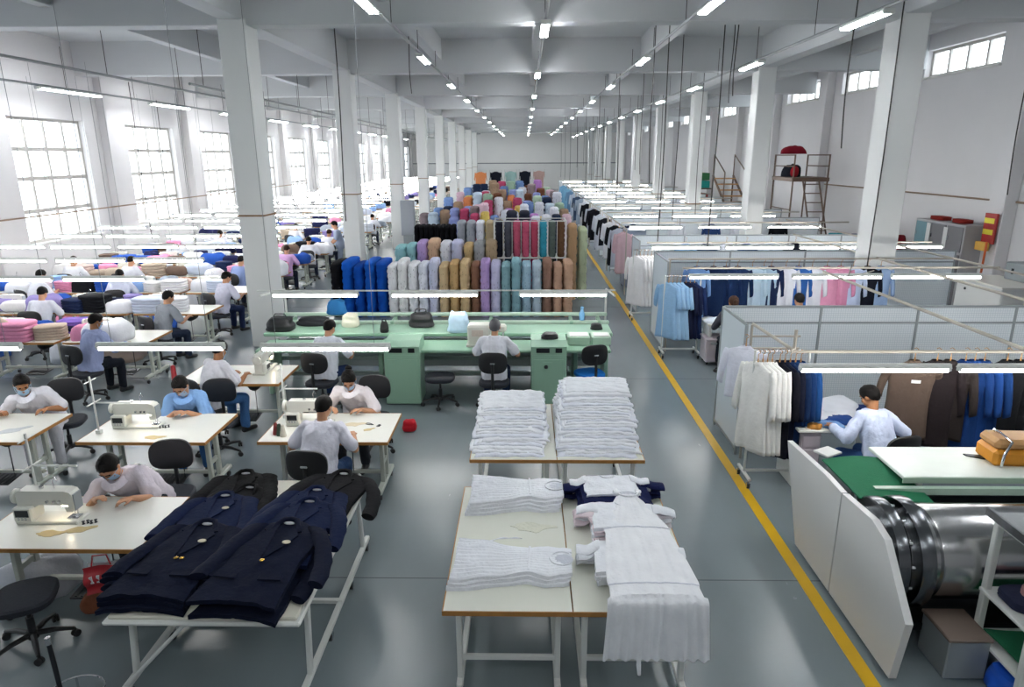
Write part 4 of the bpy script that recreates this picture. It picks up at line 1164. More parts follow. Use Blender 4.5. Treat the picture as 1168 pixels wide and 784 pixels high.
bag('cloth_heap', 'cream patterned cloth in front of the worker at the left of the green bench', (-2.95, 11.0, .93), (.3, .2, .22), cloth('d8d4c2'), 8, 'cloth', False)
bag('tote_bag', 'blue cloth bag hanging at the rear rail of the green bench', (-3.35, 11.62, 1.0), (.34, .22, .26), cloth('2f6fa6'), 2)
bag('work_bag', 'black bag with a hole at the top standing on the rear of the green bench', (-1.75, 11.0, .93), (.42, .26, .24), BLACKP, 3)
bag('pouch', 'small black pouch on the front of the green bench left of the green cabinet', (-2.3, 10.62, .93), (.14, .12, .17), BLACKP, 4)
bag('plastic_bag', 'pale blue and white plastic bag standing on the green bench', (-1.08, 10.62, .93), (.36, .18, .34), mat('pale_blue_plastic', 'bcd4ea', .3, 0, .15, 14), 6, 'bag', False)
bag('cap', 'black cap lying on the green control head at the right of the bench', (.38, 9.98, 1.0), (.26, .2, .09), BLACKP, 7, 'cap', False)
bag('pouch', 'black pouch near the right end of the green bench', (1.18, 10.8, .93), (.2, .16, .1), BLACKP, 9, 'bag', False)
t = thing('linking_machine', 'white table-top machine in front of the grey-haired worker', 'machine', (-.72, 10.25, .825))
obj('body', MB().box((0, 0, .17), (.36, .3, .34), bev=.03), CREAM, t); obj('side_label', MB().box((-.02, -.152, .22), (.18, .006, .1)), cloth('d6c9bf'), t); obj('arm', MB().box((.28, 0, .27), (.3, .14, .12), bev=.03), CREAM, t)
obj('base', MB().box((.1, 0, .02), (.6, .34, .04), bev=.01), CREAM, t); obj('needle_head', MB().cyl((.38, 0, .06), (.38, 0, .22), .016), CHROME, t, True)
for x, w, nm in ((.85, .34, 'left'), (1.2, .3, 'right')):
    t = thing('control_unit', 'pale green control box on the bench top, %s one near its right end' % nm, 'control box', (x, 10.35, .825), 0, 'control boxes on the green bench')
    obj('body', MB().box((0, 0, .07), (w, .34, .14), bev=.015), mat('pale_green_enamel', 'b5cdbb'), t); obj('cover', MB().box((0, -.03, .145), (w-.06, .22, .014), bev=.004), PANELW, t)
g = MB(); g.lathe([(.02, 0), (.045, .01), (.05, .12), (.03, .17), (.022, .2), (.03, .21), (.028, .24), (.005, .25)], n=18)
tag(obj('water_bottle', g, mat('blue_plastic', '6fa3cf', .2), None, True, (.98, 11.3, .96)), 'pale blue bottle standing on the rear rail of the green bench', 'bottle')
bag('flower_cloth', 'bright red cloth lying behind the masked worker with tied hair', (-1.62, 8.75, 0), (.2, .2, .14), cloth('b5202c'), 12, 'cloth', False)

# ================================================================== fabric stacks in the middle
def stack_row(spec, group, where):
    """spec: (x0, x1, y, depth, height, colour, colour name, z)"""
    n = len(spec)
    for i, (x0, x1, y, d, h, c, nm, z) in enumerate(spec):
        fabric_stack('%s fabric stack, %s from the left %s' % (nm, ORD[i], where), (x0+x1)/2, y+d/2, x1-x0, d, h, c, group, z, c in ('0d0d12', '1457b8', '0f4aa6'))
row = []; x = -4.62
cols = [('0d0d12', 'black'), ('1457b8', 'royal blue'), ('0f4aa6', 'royal blue'), ('1457b8', 'royal blue'), ('0f4aa6', 'royal blue'),
        ('eeeef2', 'white'), ('f2f1f3', 'white'), ('eeeff4', 'white'), ('e6e8f4', 'bluish white'), ('d2d4ee', 'pale lilac-white'),
        ('ceb48e', 'beige'), ('c09f70', 'tan'), ('d2b68c', 'beige'), ('8d6653', 'brown'), ('b79bcf', 'lilac'), ('c3c0de', 'pale lilac'),
        ('7fa3ab', 'dusty aqua'), ('86adb8', 'aqua'), ('9db9cb', 'pale blue'), ('b4c4d2', 'pale blue patterned'), ('8a6a5c', 'brown'), ('b5917c', 'pinkish beige'), ('bd9a82', 'pinkish beige')]
for i, (c, nm) in enumerate(cols):
    w = .27 if i < 5 else .245
    row.append((x+.006, x+w-.006, 15.6+(.15 if nm == 'brown' and i == 13 else 0), 1.15 if i < 5 else .85, 1.30+.06*math.sin(i*2.3), c, nm, 0)); x += w
stack_row(row, 'fabric stacks in the front row behind the green bench', 'in the front row behind green bench')
row = []
for x0, x1, c, nm, h in ((-3.35, -3.05, '8fbfc4', 'aqua', 1.5), (-3.05, -2.8, '8fbfc4', 'aqua', 1.55), (-2.78, -2.5, 'b59cd0', 'lilac', 1.62), (-2.5, -2.2, 'c9a88c', 'tan', 1.66), (-2.18, -1.9, 'dfe0e8', 'white', 1.6),
                         (-1.9, -1.6, 'c6c8e4', 'lilac-white', 1.62), (-1.58, -1.33, 'c8aa7a', 'beige', 1.55), (-1.32, -1.03, 'a0a2a6', 'grey', 1.6), (-1.02, -.72, 'a89378', 'taupe', 1.62)):
    row.append((x0, x1, 17.1, .8, h, c, nm, 0))
stack_row(row, 'fabric stacks in the second row', 'in the second row left of wire rack')
# white wire rack with two tiers of stacks
t = thing('wire_rack', 'white wire rack holding two tiers of pink, aqua and brown fabric stacks', 'rack', (0, 0, 0))
X0, X1, Y0, Y1 = -1.0+.2, 1.06, 17.55, 18.35
for x in (X0, X1):
    for y in (Y0, Y1): obj('post', MB().cyl((x, y, 0), (x, y, 2.1), .016, n=8), WHITE, t, True)
for z in (.16, 1.12, 2.08):
    for y in (Y0, Y1): obj('rail', MB().cyl((X0, y, z), (X1, y, z), .012, n=8), WHITE, t, True)
    for x in (X0, X1): obj('rail', MB().cyl((x, Y0, z), (x, Y1, z), .012, n=8), WHITE, t, True)
    if z < 2: obj('shelf_board', MB().box(((X0+X1)/2, (Y0+Y1)/2, z+.012), (X1-X0-.04, Y1-Y0-.03, .014)), WHITE, t)
NW = 8
for i in range(1, NW): obj('upright_wire', MB().cyl((X0+(X1-X0)*i/NW, Y0, .16), (X0+(X1-X0)*i/NW, Y0, 2.08), .009, n=6), WHITE, t, True)
cw = (X1-X0)/8
top = [('20222e', 'black patterned'), ('4b4d58', 'charcoal patterned'), ('c05a74', 'pink'), ('c65a78', 'pink'), ('b94d66', 'deep pink'), ('3f9fb8', 'turquoise'), ('5d6a64', 'grey-green'), ('6a4c36', 'dark brown')]
low = [('4f4d58', 'grey patterned'), ('2d5570', 'dark teal'), ('8b6663', 'dusty rose'), ('a34a66', 'rose'), ('c02a5c', 'magenta'), ('3a93aa', 'turquoise'), ('4a5448', 'olive'), ('5b4330', 'brown')]
for i in range(8):
    xa, xb = X0+cw*i+.02, X0+cw*(i+1)-.02
    fabric_stack('%s fabric stack, %s from left, upper tier of the white wire rack' % (top[i][1], ORD[i]), (xa+xb)/2, 17.95, xb-xa, .7, .92, top[i][0], 'stacks on the upper tier of the wire rack', 1.14)
    fabric_stack('%s fabric stack, %s from left, lower tier of the white wire rack' % (low[i][1], ORD[i]), (xa+xb)/2, 17.95, xb-xa, .7, .88, low[i][0], 'stacks on the lower tier of the wire rack', .18)
fabric_stack('tan fabric stack standing just right of the white wire rack', 1.24, 17.9, .26, .6, 2.0, 'b08f6d', 'stacks beside the wire rack')
fabric_stack('pale sage green fabric stack at the walkway end of the stacks', 1.52, 18.0, .24, .8, 1.9, 'b9c4a4', 'stacks beside the wire rack')
row = []
for i in range(8): row.append((-3.5+.135*i*1.2, -3.5+.135*(i+1)*1.2, 21.2, .8, 1.62, '0d0d12', 'black', 0))
for j, (c, nm) in enumerate((('9da1aa', 'grey'), ('9da1aa', 'grey'), ('d9dbe6', 'white'), ('a8977a', 'taupe'), ('b39b78', 'taupe'))): row.append((-2.15+.3*j, -1.87+.3*j, 21.2, .8, 1.75, c, nm, 0))
for j, (c, nm) in enumerate((('2a2c3c', 'dark navy'), ('252735', 'dark navy'))): row.append((-.6+.4*j, -.24+.4*j, 21.2, .8, 2.05, c, nm, 0))
stack_row(row, 'fabric stacks in the third row', 'in the third row')
pal = [('d9dbe6', 'white'), ('b47fc0', 'violet'), ('dcc06a', 'yellow'), ('c6d6e6', 'pale blue'), ('7d9bcf', 'cornflower blue'), ('8f9ad0', 'periwinkle'), ('a58a72', 'tan'), ('a9bfa9', 'sage'), ('8d7d80', 'mauve-grey'), ('1f2a44', 'navy'), ('d9dbe6', 'white'),
       ('e08a5a', 'orange'), ('9db7a2', 'pale green'), ('6f4632', 'brown'), ('d7b7c6', 'pale pink'), ('6d86b8', 'blue'), ('b5486a', 'rose'), ('dfe0e8', 'white')]
for ri, (y, xa, xb, n, h) in enumerate(((24.3, -3.9, 1.7, 15, 1.75), (27.3, -3.9, 1.8, 14, 1.8), (30.5, -4.2, 1.8, 13, 1.85), (34.5, -4.2, 1.9, 12, 1.9), (39, -4.0, 1.9, 12, 1.9), (44, -4.0, 1.9, 10, 1.95), (50, -4.0, 1.9, 9, 2.0))):
    row = []; sh = list(range(len(pal))); random.Random(ri+3).shuffle(sh)
    for i in range(n):
        wv = (xb-xa)/n; c, nm = pal[sh[i % len(pal)]]; rr = random.Random(ri*31+i)
        row.append((xa+wv*i+.02, xa+wv*(i+1)-.02, y+rr.uniform(0, .5), .8, h*rr.uniform(.72, 1.05), c, nm, 0))
    stack_row(row, 'fabric stacks in the %s row' % ORD[ri+3], 'in the %s row from the green bench' % ORD[ri+3])

# ================================================================== sewing hall on the left
PALB = [('e3e4ea', 'white'), ('dfe3ee', 'white'), ('e6e4e4', 'white'), ('8fb0e0', 'pale blue'), ('2a53a8', 'royal blue'), ('1c2747', 'navy'), ('23264a', 'dark navy'), ('b7a797', 'beige'), ('cdb6b0', 'dusty pink'), ('8a7fb5', 'purple'),
        ('9aa2b0', 'grey'), ('e7e8ee', 'white'), ('d98fb0', 'pink'), ('c9d2e4', 'pale grey-blue'), ('6c5a50', 'brown'), ('17181d', 'black')]
XS = (-6.95, -8.5, -10.05, -11.55)
COLN = ('walkway end', 'second from walkway', 'third from walkway', 'window end')
POSN = ('left', 'middle', 'right')
nb = 0
for k in range(27):
    y = 11.0+2.1*k
    for ci, x in enumerate(XS):
        if abs(y-11) < .1 and ci == 3: pass
        where = '%s left-hall row, %s' % (ORD[k], COLN[ci])
        far = y > 24
        tb = dup(TB, (x, y, 0), 0, 'white sewing table in the %s' % where, 'sewing tables in the left hall', skip=('treadle', 'motor', 'oil_pan') if far else ())
        dup(SL, (x, y-.15, 1.78), 0, 'lit strip lamp over the %s' % where, 'strip lamps over the left hall', skip=() if y < 22 and ci in (1, 2) else ('suspension_wire',))
        if ci % 2 == 0 or not far:
            dup(SMP, (x-.35, y+.1, .76), 0, 'cream sewing machine on the table in the %s' % where, 'sewing machines in the left hall', skip=() if not far else ('tension_dial', 'thread_guide', 'oil_cap', 'needle_plate', 'control_box', 'needle_lamp'))
        rr = random.Random(k*17+ci)
        if y < 23 and not (ci == 0 and k < 3):
            for j in range(2):
                c, nm = PALB[rr.randrange(len(PALB))]; s = rr.uniform(.8, 1.2); kind = rr.choice((0, 1, 2))
                tag(shared('fabric_bundle', BM[(kind, rr.randrange(3))], cloth(c), (x+(.12, .52)[j]+rr.uniform(-.04, .04), y+.22+rr.uniform(-.04, .04), .76), rr.uniform(-.3, .3), (s*.8, s*.8, s*rr.uniform(1, 1.7))),
                    '%s %s, %s back of the table, %s' % (nm, ('rolled bundle', 'folded pile', 'heaped cloth')[kind], ('middle', 'right')[j], where), 'fabric bundle', 'fabric bundles in the left hall'); nb += 1
        nbun = 3 if y < 22 else (2 if y < 34 else 1)
        for j in range(nbun):
            if nb >= 290: break
            if ci == 0 and k < 3 and j == 2: continue
            c, nm = PALB[rr.randrange(len(PALB))]; kind = rr.choice((0, 1, 1, 2, 2))
            s = rr.uniform(1.0, 1.5); px = x+(-.45, 0, .45)[j if nbun == 3 else (j*2 if nbun == 2 else 1)]
            o = shared('fabric_bundle', BM[(kind, rr.randrange(3))], cloth(c), (px+rr.uniform(-.05, .05), y-.22+rr.uniform(-.06, .10), .76), rr.uniform(-.4, .4), (s, s, s*rr.uniform(.9, 1.5)))
            tag(o, '%s %s, %s of the table, %s' % (nm, ('rolled bundle', 'folded pile', 'heaped cloth')[kind], POSN[j if nbun == 3 else (j*2 if nbun == 2 else 1)], where), 'fabric bundle', 'fabric bundles in the left hall'); nb += 1
tag(shared('fabric_pile', BM[(1, 0)], cloth('7f62b8'), (-7.9, 11.35, .76), .1, (1.3, 1.3, 1.2)), 'bright purple folded pile near the left edge of the picture', 'fabric bundle', 'fabric bundles in the left hall')
# big white bundles on the floor beside the tables
for i, (x, y, c, s, nm) in enumerate(((-8.45, 12.1, 'dfe6f2', 1.4, 'pale blue-white'), (-7.65, 12.1, 'a3948c', 1.2, 'taupe'), (-10.3, 12.1, '3a66b8', 1.4, 'blue'), (-10.0, 14.2, 'd887a8', 1.2, 'pink'), (-8.0, 14.2, '3f6cc8', 1.3, 'bright blue'), (-7.25, 14.25, 'e2e7e6', 1.1, 'white'),
                                       (-6.45, 16.3, '223f86', 1.2, 'dark blue'), (-8.6, 16.3, 'dfe0e4', 1.5, 'white'), (-9.3, 18.4, 'e5e4ea', 1.4, 'white'), (-7.8, 18.4, '1f3b4c', 1.3, 'dark teal'))):
    o = shared('cloth_sack', BM[(2, i % 3)], cloth(c), (x, y, 0), i*.7, (s*1.25, s*1.3, s*2.2)); tag(o, '%s cloth sack on the floor, %s of the sacks counted from the front' % (nm, ORD[i]), 'sack', 'sacks between the rows of the left hall')
# workers further back
FAR = [(-9.3, 12.35, .1, 'dadbe6', 'white'), (-10.9, 14.42, -.4, 'dcdde6', 'white'), (-8.95, 14.42, .3, 'cfd3e6', 'pale blue'), (-11.4, 16.5, .1, 'e2e3ea', 'white'), (-10.0, 16.5, -.2, 'e0e1ea', 'white'), (-7.2, 16.5, -.2, '8ea0cf', 'blue-grey'),
       (-6.72, 18.6, 0., 'c9a2cf', 'pink-lilac'), (-6.7, 20.7, .2, 'e0e0e8', 'white'), (-8.3, 20.7, .1, 'd9dbe8', 'white'), (-6.75, 22.8, -.2, 'dfe0ea', 'white'), (-10.4, 22.7, .1, 'dcdce6', 'white'), (-6.5, 24.9, .1, 'd8dae6', 'white'), (-8.6, 24.9, -.2, 'e2e2e8', 'white'), (-6.6, 29.1, 0., 'dfe0e8', 'white')]
protoF = person('worker in white short-sleeved shirt in the second row of the left hall', (0, 0, 0), 0, 24, 0, 0, 32, -5, (-.16, .42, .82), (.18, .44, .82), 'dadbe6', trousers='22283a', near=False, mask=False, group='workers in the left hall')
for i, (x, y, rz, c, nm) in enumerate(FAR):
    if i == 0: protoF.location = (x, y, 0); protoF.rotation_euler = (0, 0, rz); protoF['label'] = 'white-shirted worker behind the pale blue sack near the left edge'
    else: dup(protoF, (x, y, 0), rz, 'worker in %s shirt, %s from the front in the far left hall' % (nm, ORD[i]), mats={'shirt': cloth(c), 'hair': HAIR if i % 3 else HAIRB})
    chair(x, y-.08, rz, 'dark chair of the %s worker from the front in the far rows' % ORD[i])
person('standing worker in blue-grey overall beside the tables near the second column', (-6.05, 22.0, 0), PI*.6, 12, 0, 0, 25, 0, (-.16, .32, .95), (.18, .32, .95), '8d97ad', trousers='8d97ad', near=False, mask=False, seated=False)
# ================================================================== booths on the right of the yellow line
SHEET = mesh_panel_mat()
def panel_wall(label, x0, x1, y, z0, H, n, along='x', midz=None, group='white mesh partitions'):
    """framed mesh sheets in a row; along x at y, or along y at x"""
    L = x1-x0
    t = thing('mesh_partition', label, 'partition', (x0, y, 0) if along == 'x' else (y, x0, 0), 0 if along == 'x' else PI/2, group)
    for i in range(n):
        a, b = L*i/n, L*(i+1)/n
        obj('mesh_sheet', MB().box(((a+b)/2, 0, (z0+H)/2), (b-a-.03, .012, H-z0-.03)), SHEET, t)
    for i in range(n+1): obj('frame_post', MB().box((min(max(L*i/n, .015), L-.015), 0, H/2+.01), (.035, .035, H-.02), bev=.004), GREYM, t)
    for z in [z0, H] + ([midz] if midz else []): obj('frame_rail', MB().box((L/2, 0, z), (L, .032, .03), bev=.004), GREYM, t)
    return t
def frame_tube(label, pts, r=.018): return tag(obj('booth_tube', MB().tube(pts, r, 8), mat('beige_tube', 'b3aca0', .45, .3, .1, 8), smooth=True), label, 'tube', 'tubes of the booth frames')
BN = ['nearest', 'second', 'third', 'fourth', 'fifth', 'sixth', 'seventh', 'eighth', 'ninth', 'tenth']
GR = 'garments hanging in the booths'
# --- nearest booth
panel_wall('white mesh partition at the back of the nearest booth', 2.7, 7.9, 8.95, .12, 1.72, 4, midz=1.5)
panel_wall('white mesh side panel at the walkway end of the nearest booth', 7.92, 8.93, 2.68, .1, 1.72, 1, 'y')
frame_tube('beige tube running over the left end of the nearest booth', [(2.74, 7.9, 1.74), (2.82, 6.85, 1.72)])
frame_tube('beige tube carrying clothes along the front of the nearest booth', [(2.80, 6.85, 1.70), (7.6, 6.85, 1.70)])
frame_tube('short upright stub on the front tube of the nearest booth', [(2.84, 6.87, 1.70), (2.84, 6.87, 1.93)])
frame_tube('long beige tube running from the nearest booth to the second booth', [(5.08, 5.6, 1.78), (5.06, 11.4, 1.78)], .022)
frame_tube('long beige tube nearer the right wall running over two booths', [(6.8, 7.5, 1.78), (6.7, 17, 1.78)], .022)
frame_tube('tube along the right end of the second booth', [(8.2, 9.5, 1.78), (8.0, 21, 1.78)], .02)
for z in (1.45, 1.6): frame_tube('thin %s side bar at the left end of the nearest booth' % ('lower' if z < 1.5 else 'upper'), [(2.72, 7.85, z), (3.3, 7.85, z)], .012)
frame_tube('front left corner post of the nearest booth', [(2.72, 7.86, 0), (2.72, 7.86, 1.74)], .016)
SL2 = strip_lamp('strip_lamp', 1.5, 'left of the two lit strip lamps at the front of the nearest booth', 'strip lamps in the booths', 0)
SL2.location = (3.52, 6.52, 1.62)
dup(SL2, (5.10, 6.52, 1.62), 0, 'right of the two lit strip lamps at the front of the nearest booth')
dup(SL2, (6.7, 6.52, 1.62), 0, 'third lit strip lamp of the nearest booth, cut by the right edge of the picture')
rolling_rack('white rolling clothes rack with white and navy coats at the left of the nearest booth', (2.86, 7.22, 0), 0, .60, 1.60)
garment('pale white shirt hanging at the far left of the nearest booth', (2.60, 7.66, 1.66), R(-35), 'e6e8f4', .46, .62, .42, GR)
for i in range(4): garment('long white coat, %s from the left on the rack of the nearest booth' % ORD[i], (2.60+.052*i, 7.22, 1.60), R(-60+i), 'f1f0ec', .44, 1.02, .55, GR, flare=1.05, var=i % 2)
for i, (c, nm) in enumerate((('15161f', 'black'), ('161a2a', 'navy-black'), ('15294c', 'dark navy'), ('17325e', 'navy'), ('1d4478', 'blue'))):
    garment('long %s coat, %s dark one from the left, nearest booth rack' % (nm, ORD[i]), (2.84+.058*i, 7.22, 1.60), R(-58+i), c, .45, 1.06, .55, GR, flare=1.0, var=2+i % 2)
for i, (x, c, nm, h, rz, w) in enumerate(((4.18, '54473f', 'brown tunic with white tag', .85, -12, .5), (4.42, '231d1f', 'black-brown tunic', .95, -30, .48), (4.56, '2a2524', 'dark brown jacket', .85, -36, .46), (4.72, '123062', 'navy blue coat', 1.0, -40, .46), (4.82, '14356c', 'blue coat', 1.0, -42, .46), (4.92, '12305f', 'deep blue coat', 1.0, -42, .46), (5.16, '17181b', 'black coat with small emblem', 1.0, -14, .48), (5.30, '141518', 'black coat', 1.0, -26, .46), (5.40, '16171a', 'black coat', 1.0, -32, .46))):
    gt = garment('%s, %s from the left on the nearest booth front tube' % (nm, ORD[i]), (x, 6.98, 1.69), R(rz), c, w, h, .34 if i == 0 else .5, GR)
    if i == 0: obj('name_tag', MB().box((.02, -.078, -.34), (.09, .006, .035)), PANELW, gt)
    if i == 6: obj('chest_emblem', MB().box((-.06, -.075, -.40), (.03, .006, .03)), GREYM, gt)
# desk with cloth, drawers below
t = thing('booth_desk', 'white desk heaped with navy and white cloth in the nearest booth', 'desk', (3.55, 7.32, 0))
obj('desktop', MB().box((0, 0, .75), (1.05, .75, .03), bev=.006), TABLE, t)
for s in (-1, 1): obj('leg', MB().box((s*.46, 0, .37), (.05, .5, .73), bev=.006), WHITE, t)
pd = obj('drawer_unit', MB().box((-.36, -.12, .40), (.22, .42, .62), bev=.01), mat('pinkish_grey_plastic', 'b9aeb5', .5), t)
for z in (.25, .45, .62): obj('drawer_front', MB().box((-.36, -.335, z), (.19, .012, .14), bev=.004), mat('pinkish_grey_plastic', 'b9aeb5'), pd)
for i, (x, y, c, nm, s) in enumerate(((3.3, 7.5, '1d3878', 'navy patterned', 1.0), (3.7, 7.55, 'e6e8f0', 'white', 1.25), (3.45, 7.3, 'e3e5ec', 'white', .8), (3.55, 7.22, '22407c', 'navy', .7), (3.95, 7.5, '1c2f66', 'navy', .7), (3.42, 7.08, '6f93c4', 'pale blue', .6))):
    o = shared('cloth_heap', BM[(2, i % 3)], cloth(c), (x, y, .765), i*1.1, (s, s, s*.5)); tag(o, '%s cloth, %s from the left on the desk of the nearest booth' % (nm, ORD[i]), 'cloth', 'cloths on the desk of the nearest booth')
o = shared('pin_cushion', BM[(2, 1)], cloth('b07a3c'), (3.22, 7.02, .765), 0, (.3, .3, .3)); tag(o, 'small tan pin cushion at the front edge of the desk in the nearest booth', 'pin cushion')

# --- second booth
panel_wall('white partition at the back of the second booth', 2.75, 9.0, 14.2, .1, 1.75, 4, midz=1.52)
panel_wall('white side panel at the walkway end of the second booth', 12.72, 14.15, 2.72, .05, 1.75, 1, 'y')
dup(SL2, (3.52, 11.3, 1.72), 0, 'leftmost lit strip lamp of the second booth')
dup(SL2, (5.25, 11.3, 1.72), 0, 'middle lit strip lamp of the second booth')
dup(SL2, (6.9, 11.3, 1.72), 0, 'rightmost lit strip lamp of the second booth')
frame_tube('beige tube along the front of the second booth', [(2.75, 11.7, 1.8), (8.2, 11.7, 1.8)])
frame_tube('upper tube along the second booth', [(2.75, 12.9, 1.78), (8.2, 12.9, 1.78)])
frame_tube('front corner post of the second booth', [(2.74, 12.7, 0), (2.74, 12.7, 1.8)], .016)
rolling_rack('rolling clothes rack with pale blue and navy dresses at the left of the second booth', (2.92, 12.35, 0), 0, .66, 1.55)
for i in range(4): garment('pale blue uniform dress, %s from the left on the rack of the second booth' % ORD[i], (2.66+.075*i, 12.35, 1.55), R(-48), ('8fb4d8', '9cc0e0')[i % 2], .46, 1.02, .4, GR, flare=1.15, var=4)
for i in range(3): garment('long navy coat, %s from the left beside the pale blue dresses of the second booth' % ORD[i], (2.98+.08*i, 12.35, 1.55), R(-50), ('1a2038', '18203c', '1b2a52')[i], .46, 1.0, .5, GR, var=5)
for i, (x, c, nm, w) in enumerate(((3.3, '6f93c6', 'sky blue', .42), (3.62, '16284a', 'dark navy', .5), (3.86, '182c52', 'dark navy', .5), (4.08, '15294c', 'dark navy', .5), (4.36, 'b4cadb', 'pale blue-grey', .46), (4.58, 'a9c2d6', 'pale blue-grey', .42), (4.72, '1b2748', 'navy', .4), (5.0, 'dfe1ea', 'white', .46), (5.24, '2c5a9c', 'blue', .44), (5.5, 'e4e5ee', 'white', .46), (5.78, 'd592b0', 'pink', .5), (6.04, 'd08aaa', 'pink', .46), (6.28, 'bcc8e2', 'pale blue', .44), (6.55, '141722', 'black', .46), (6.8, '8ea6ca', 'grey-blue', .44))):
    garment('%s garment, %s from the left on the upper tube of the second booth' % (nm, ORD[i]), (x, 12.9, 1.76), R(-12), c, w, .95, .5, GR, var=6 if w > .44 else 7)
t = thing('booth_desk', 'white desk with blue and white cloth in the second booth', 'desk', (3.75, 12.1, 0))
obj('desktop', MB().box((0, 0, .74), (.9, .6, .03), bev=.006), TABLE, t)
for s in (-1, 1): obj('leg', MB().box((s*.38, 0, .37), (.05, .4, .72), bev=.006), WHITE, t)
for i, (x, c, nm) in enumerate(((3.5, 'd7deea', 'white'), (3.7, '5d86c0', 'blue'), (3.95, 'dfe2ea', 'white'))):
    tag(shared('cloth_heap', BM[(2, i)], cloth(c), (x, 12.0, .755), i, (.8, .8, .5)), '%s cloth, %s from the left on the desk of the second booth' % (nm, ORD[i]), 'cloth', 'cloths on the desk of the second booth')
t = thing('storage_bin', 'pale pinkish storage bin on casters under the desk of the second booth', 'bin', (3.5, 11.95, 0))
obj('body', MB().box((0, 0, .27), (.46, .4, .42), bev=.02), mat('pinkish_grey_plastic', 'b9aeb5'), t); obj('lid', MB().box((0, 0, .49), (.49, .43, .03), bev=.01), mat('pinkish_grey_plastic', 'b9aeb5'), t); obj('handle', MB().box((0, -.21, .42), (.3, .02, .03), bev=.005), GREYM, t)
for s in (-1, 1):
    for q in (-1, 1): caster(t, s*.18, q*.14, .024)
person('worker with brown hair half hidden behind the partition of the nearest booth', (3.62, 11.35, 0), -.1, 20, 0, 0, 20, 10, (-.16, .42, .82), (.18, .44, .82), '3b3b44', 'long', '23262e', hair='long', hairm=HAIRB, near=False, mask=False)
person('dark-haired worker in lilac-white shirt seen from behind in the second booth', (4.86, 11.55, 0), .1, 16, 0, 0, 22, 0, (-.18, .42, .82), (.18, .42, .82), 'dcdcf0', trousers='2a3146', near=False, mask=False)
t = thing('booth_desk', 'white desk before the dark-haired worker of the second booth', 'desk', (4.95, 12.25, 0))
obj('desktop', MB().box((0, 0, .74), (1.0, .5, .03), bev=.006), TABLE, t)
for s in (-1, 1): obj('leg', MB().box((s*.42, 0, .37), (.05, .4, .72), bev=.006), WHITE, t)
chair(3.62, 11.27, 0, 'chair of the brown-haired worker in the second booth'); chair(4.86, 11.47, 0, 'chair of the dark-haired worker in the second booth')
# --- third booth
panel_wall('white partition at the back of the third booth', 2.7, 9.2, 17.05, .1, 1.76, 5, midz=1.5)
panel_wall('white side panel of the third booth beside the white coats', 15.9, 17.0, 2.70, .05, 1.76, 1, 'y')
for i in range(4): dup(SL2, (3.55+1.62*i, 14.95, 1.74), 0, 'lit strip lamp, %s from the left in the third booth' % ORD[i])
frame_tube('beige tube along the front of the third booth', [(2.72, 15.1, 1.82), (9.0, 15.1, 1.82)])
rolling_rack('rolling clothes rack with long white coats at the left of the third booth', (2.78, 15.4, 0), 0, .6, 1.62)
for i in range(6): garment('long white coat, %s from the left on the rack of the third booth' % ORD[i], (2.55+.085*i, 15.4, 1.62), R(-46), 'e3e1e2', .48, 1.12, .5, GR, var=8, flare=1.15)
for i, (x, c, nm) in enumerate(((4.0, '8fb0da', 'sky blue'), (4.5, '1c2c52', 'navy'), (5.0, 'd9dce6', 'white'), (5.5, '2a3f6c', 'navy'), (6.1, 'aebbd0', 'grey-blue'), (6.7, '1a1d28', 'black'))):
    garment('%s garment, %s from the left at the back of the third booth' % (nm, ORD[i]), (x, 16.85, 1.72), R(-10), c, .46, .95, .5, GR, var=9)
# --- booths further down the hall
xs = [(19.3, 21.9), (22.9, 25.2), (26.6, 29.2), (30.4, 32.8), (34.0, 35.9), (37.2, 39.3), (41.5, 44), (47, 50), (54, 57)]
for k, (yl, yb) in enumerate(xs):
    nm = '%s booth down the walkway' % ['fourth', 'fifth', 'sixth', 'seventh', 'eighth', 'ninth', 'tenth', 'eleventh', 'twelfth'][k]
    panel_wall('white partition at the back of the ' + nm, 2.75, 9.4, yb, .1, 1.76, 3)
    for i in range(3): dup(SL2, (3.7+1.95*i, yl, 1.74), 0, 'lit strip lamp, %s from the left in the %s' % (ORD[i], nm))
    frame_tube('tube along the front of the ' + nm, [(2.75, yl+.2, 1.84), (9.2, yl+.2, 1.84)], .02)
    rr = random.Random(k+2)
    for i in range(5 if k < 5 else 3):
        c, cn = rr.choice((('1c2747', 'navy'), ('15161c', 'black'), ('dfe1ea', 'white'), ('9fb6d6', 'pale blue'), ('7e838c', 'grey'), ('2a3f6c', 'dark blue')))
        garment('%s garment, %s from the left at the back of the %s' % (cn, ORD[i], nm.replace(' down the walkway', '')), (3.6+1.1*i+rr.uniform(-.2, .2), yb-.2, 1.72), R(-8), c, .46, .9, .5, GR, var=9, collar=False)
edge = [(18.5, 'd9b9c4', 'pale pink', 1.1), (18.75, 'd4b4be', 'pale pink', 1.1), (19.7, 'c6cbd8', 'pale grey', 1.1), (20.3, '14151b', 'black', 1.15), (20.55, '17181f', 'black', 1.15), (21.4, 'e2e2e8', 'white', 1.1), (21.7, 'dfdfe8', 'white', 1.1),
        (23.0, '1a1b22', 'black', .9), (24.0, 'c9ced8', 'pale grey', 1.2), (24.6, 'c2c8d4', 'pale grey', 1.2), (26.2, '17181f', 'black', 1.1), (27.0, '1b1c24', 'black', 1.1), (27.8, 'b9c0cc', 'grey', 1.1), (30, '15161c', 'black', 1.2), (31.2, 'd3d7df', 'pale grey', 1.2),
        (33.5, '9aa7b8', 'blue-grey', 1.2), (35.5, '3a4a63', 'slate', 1.2), (38, 'b9c6d6', 'pale blue', 1.2), (41, '6f93b8', 'blue', 1.2), (44, '7fb4d4', 'sky blue', 1.3), (49, '79add0', 'sky blue', 1.3)]
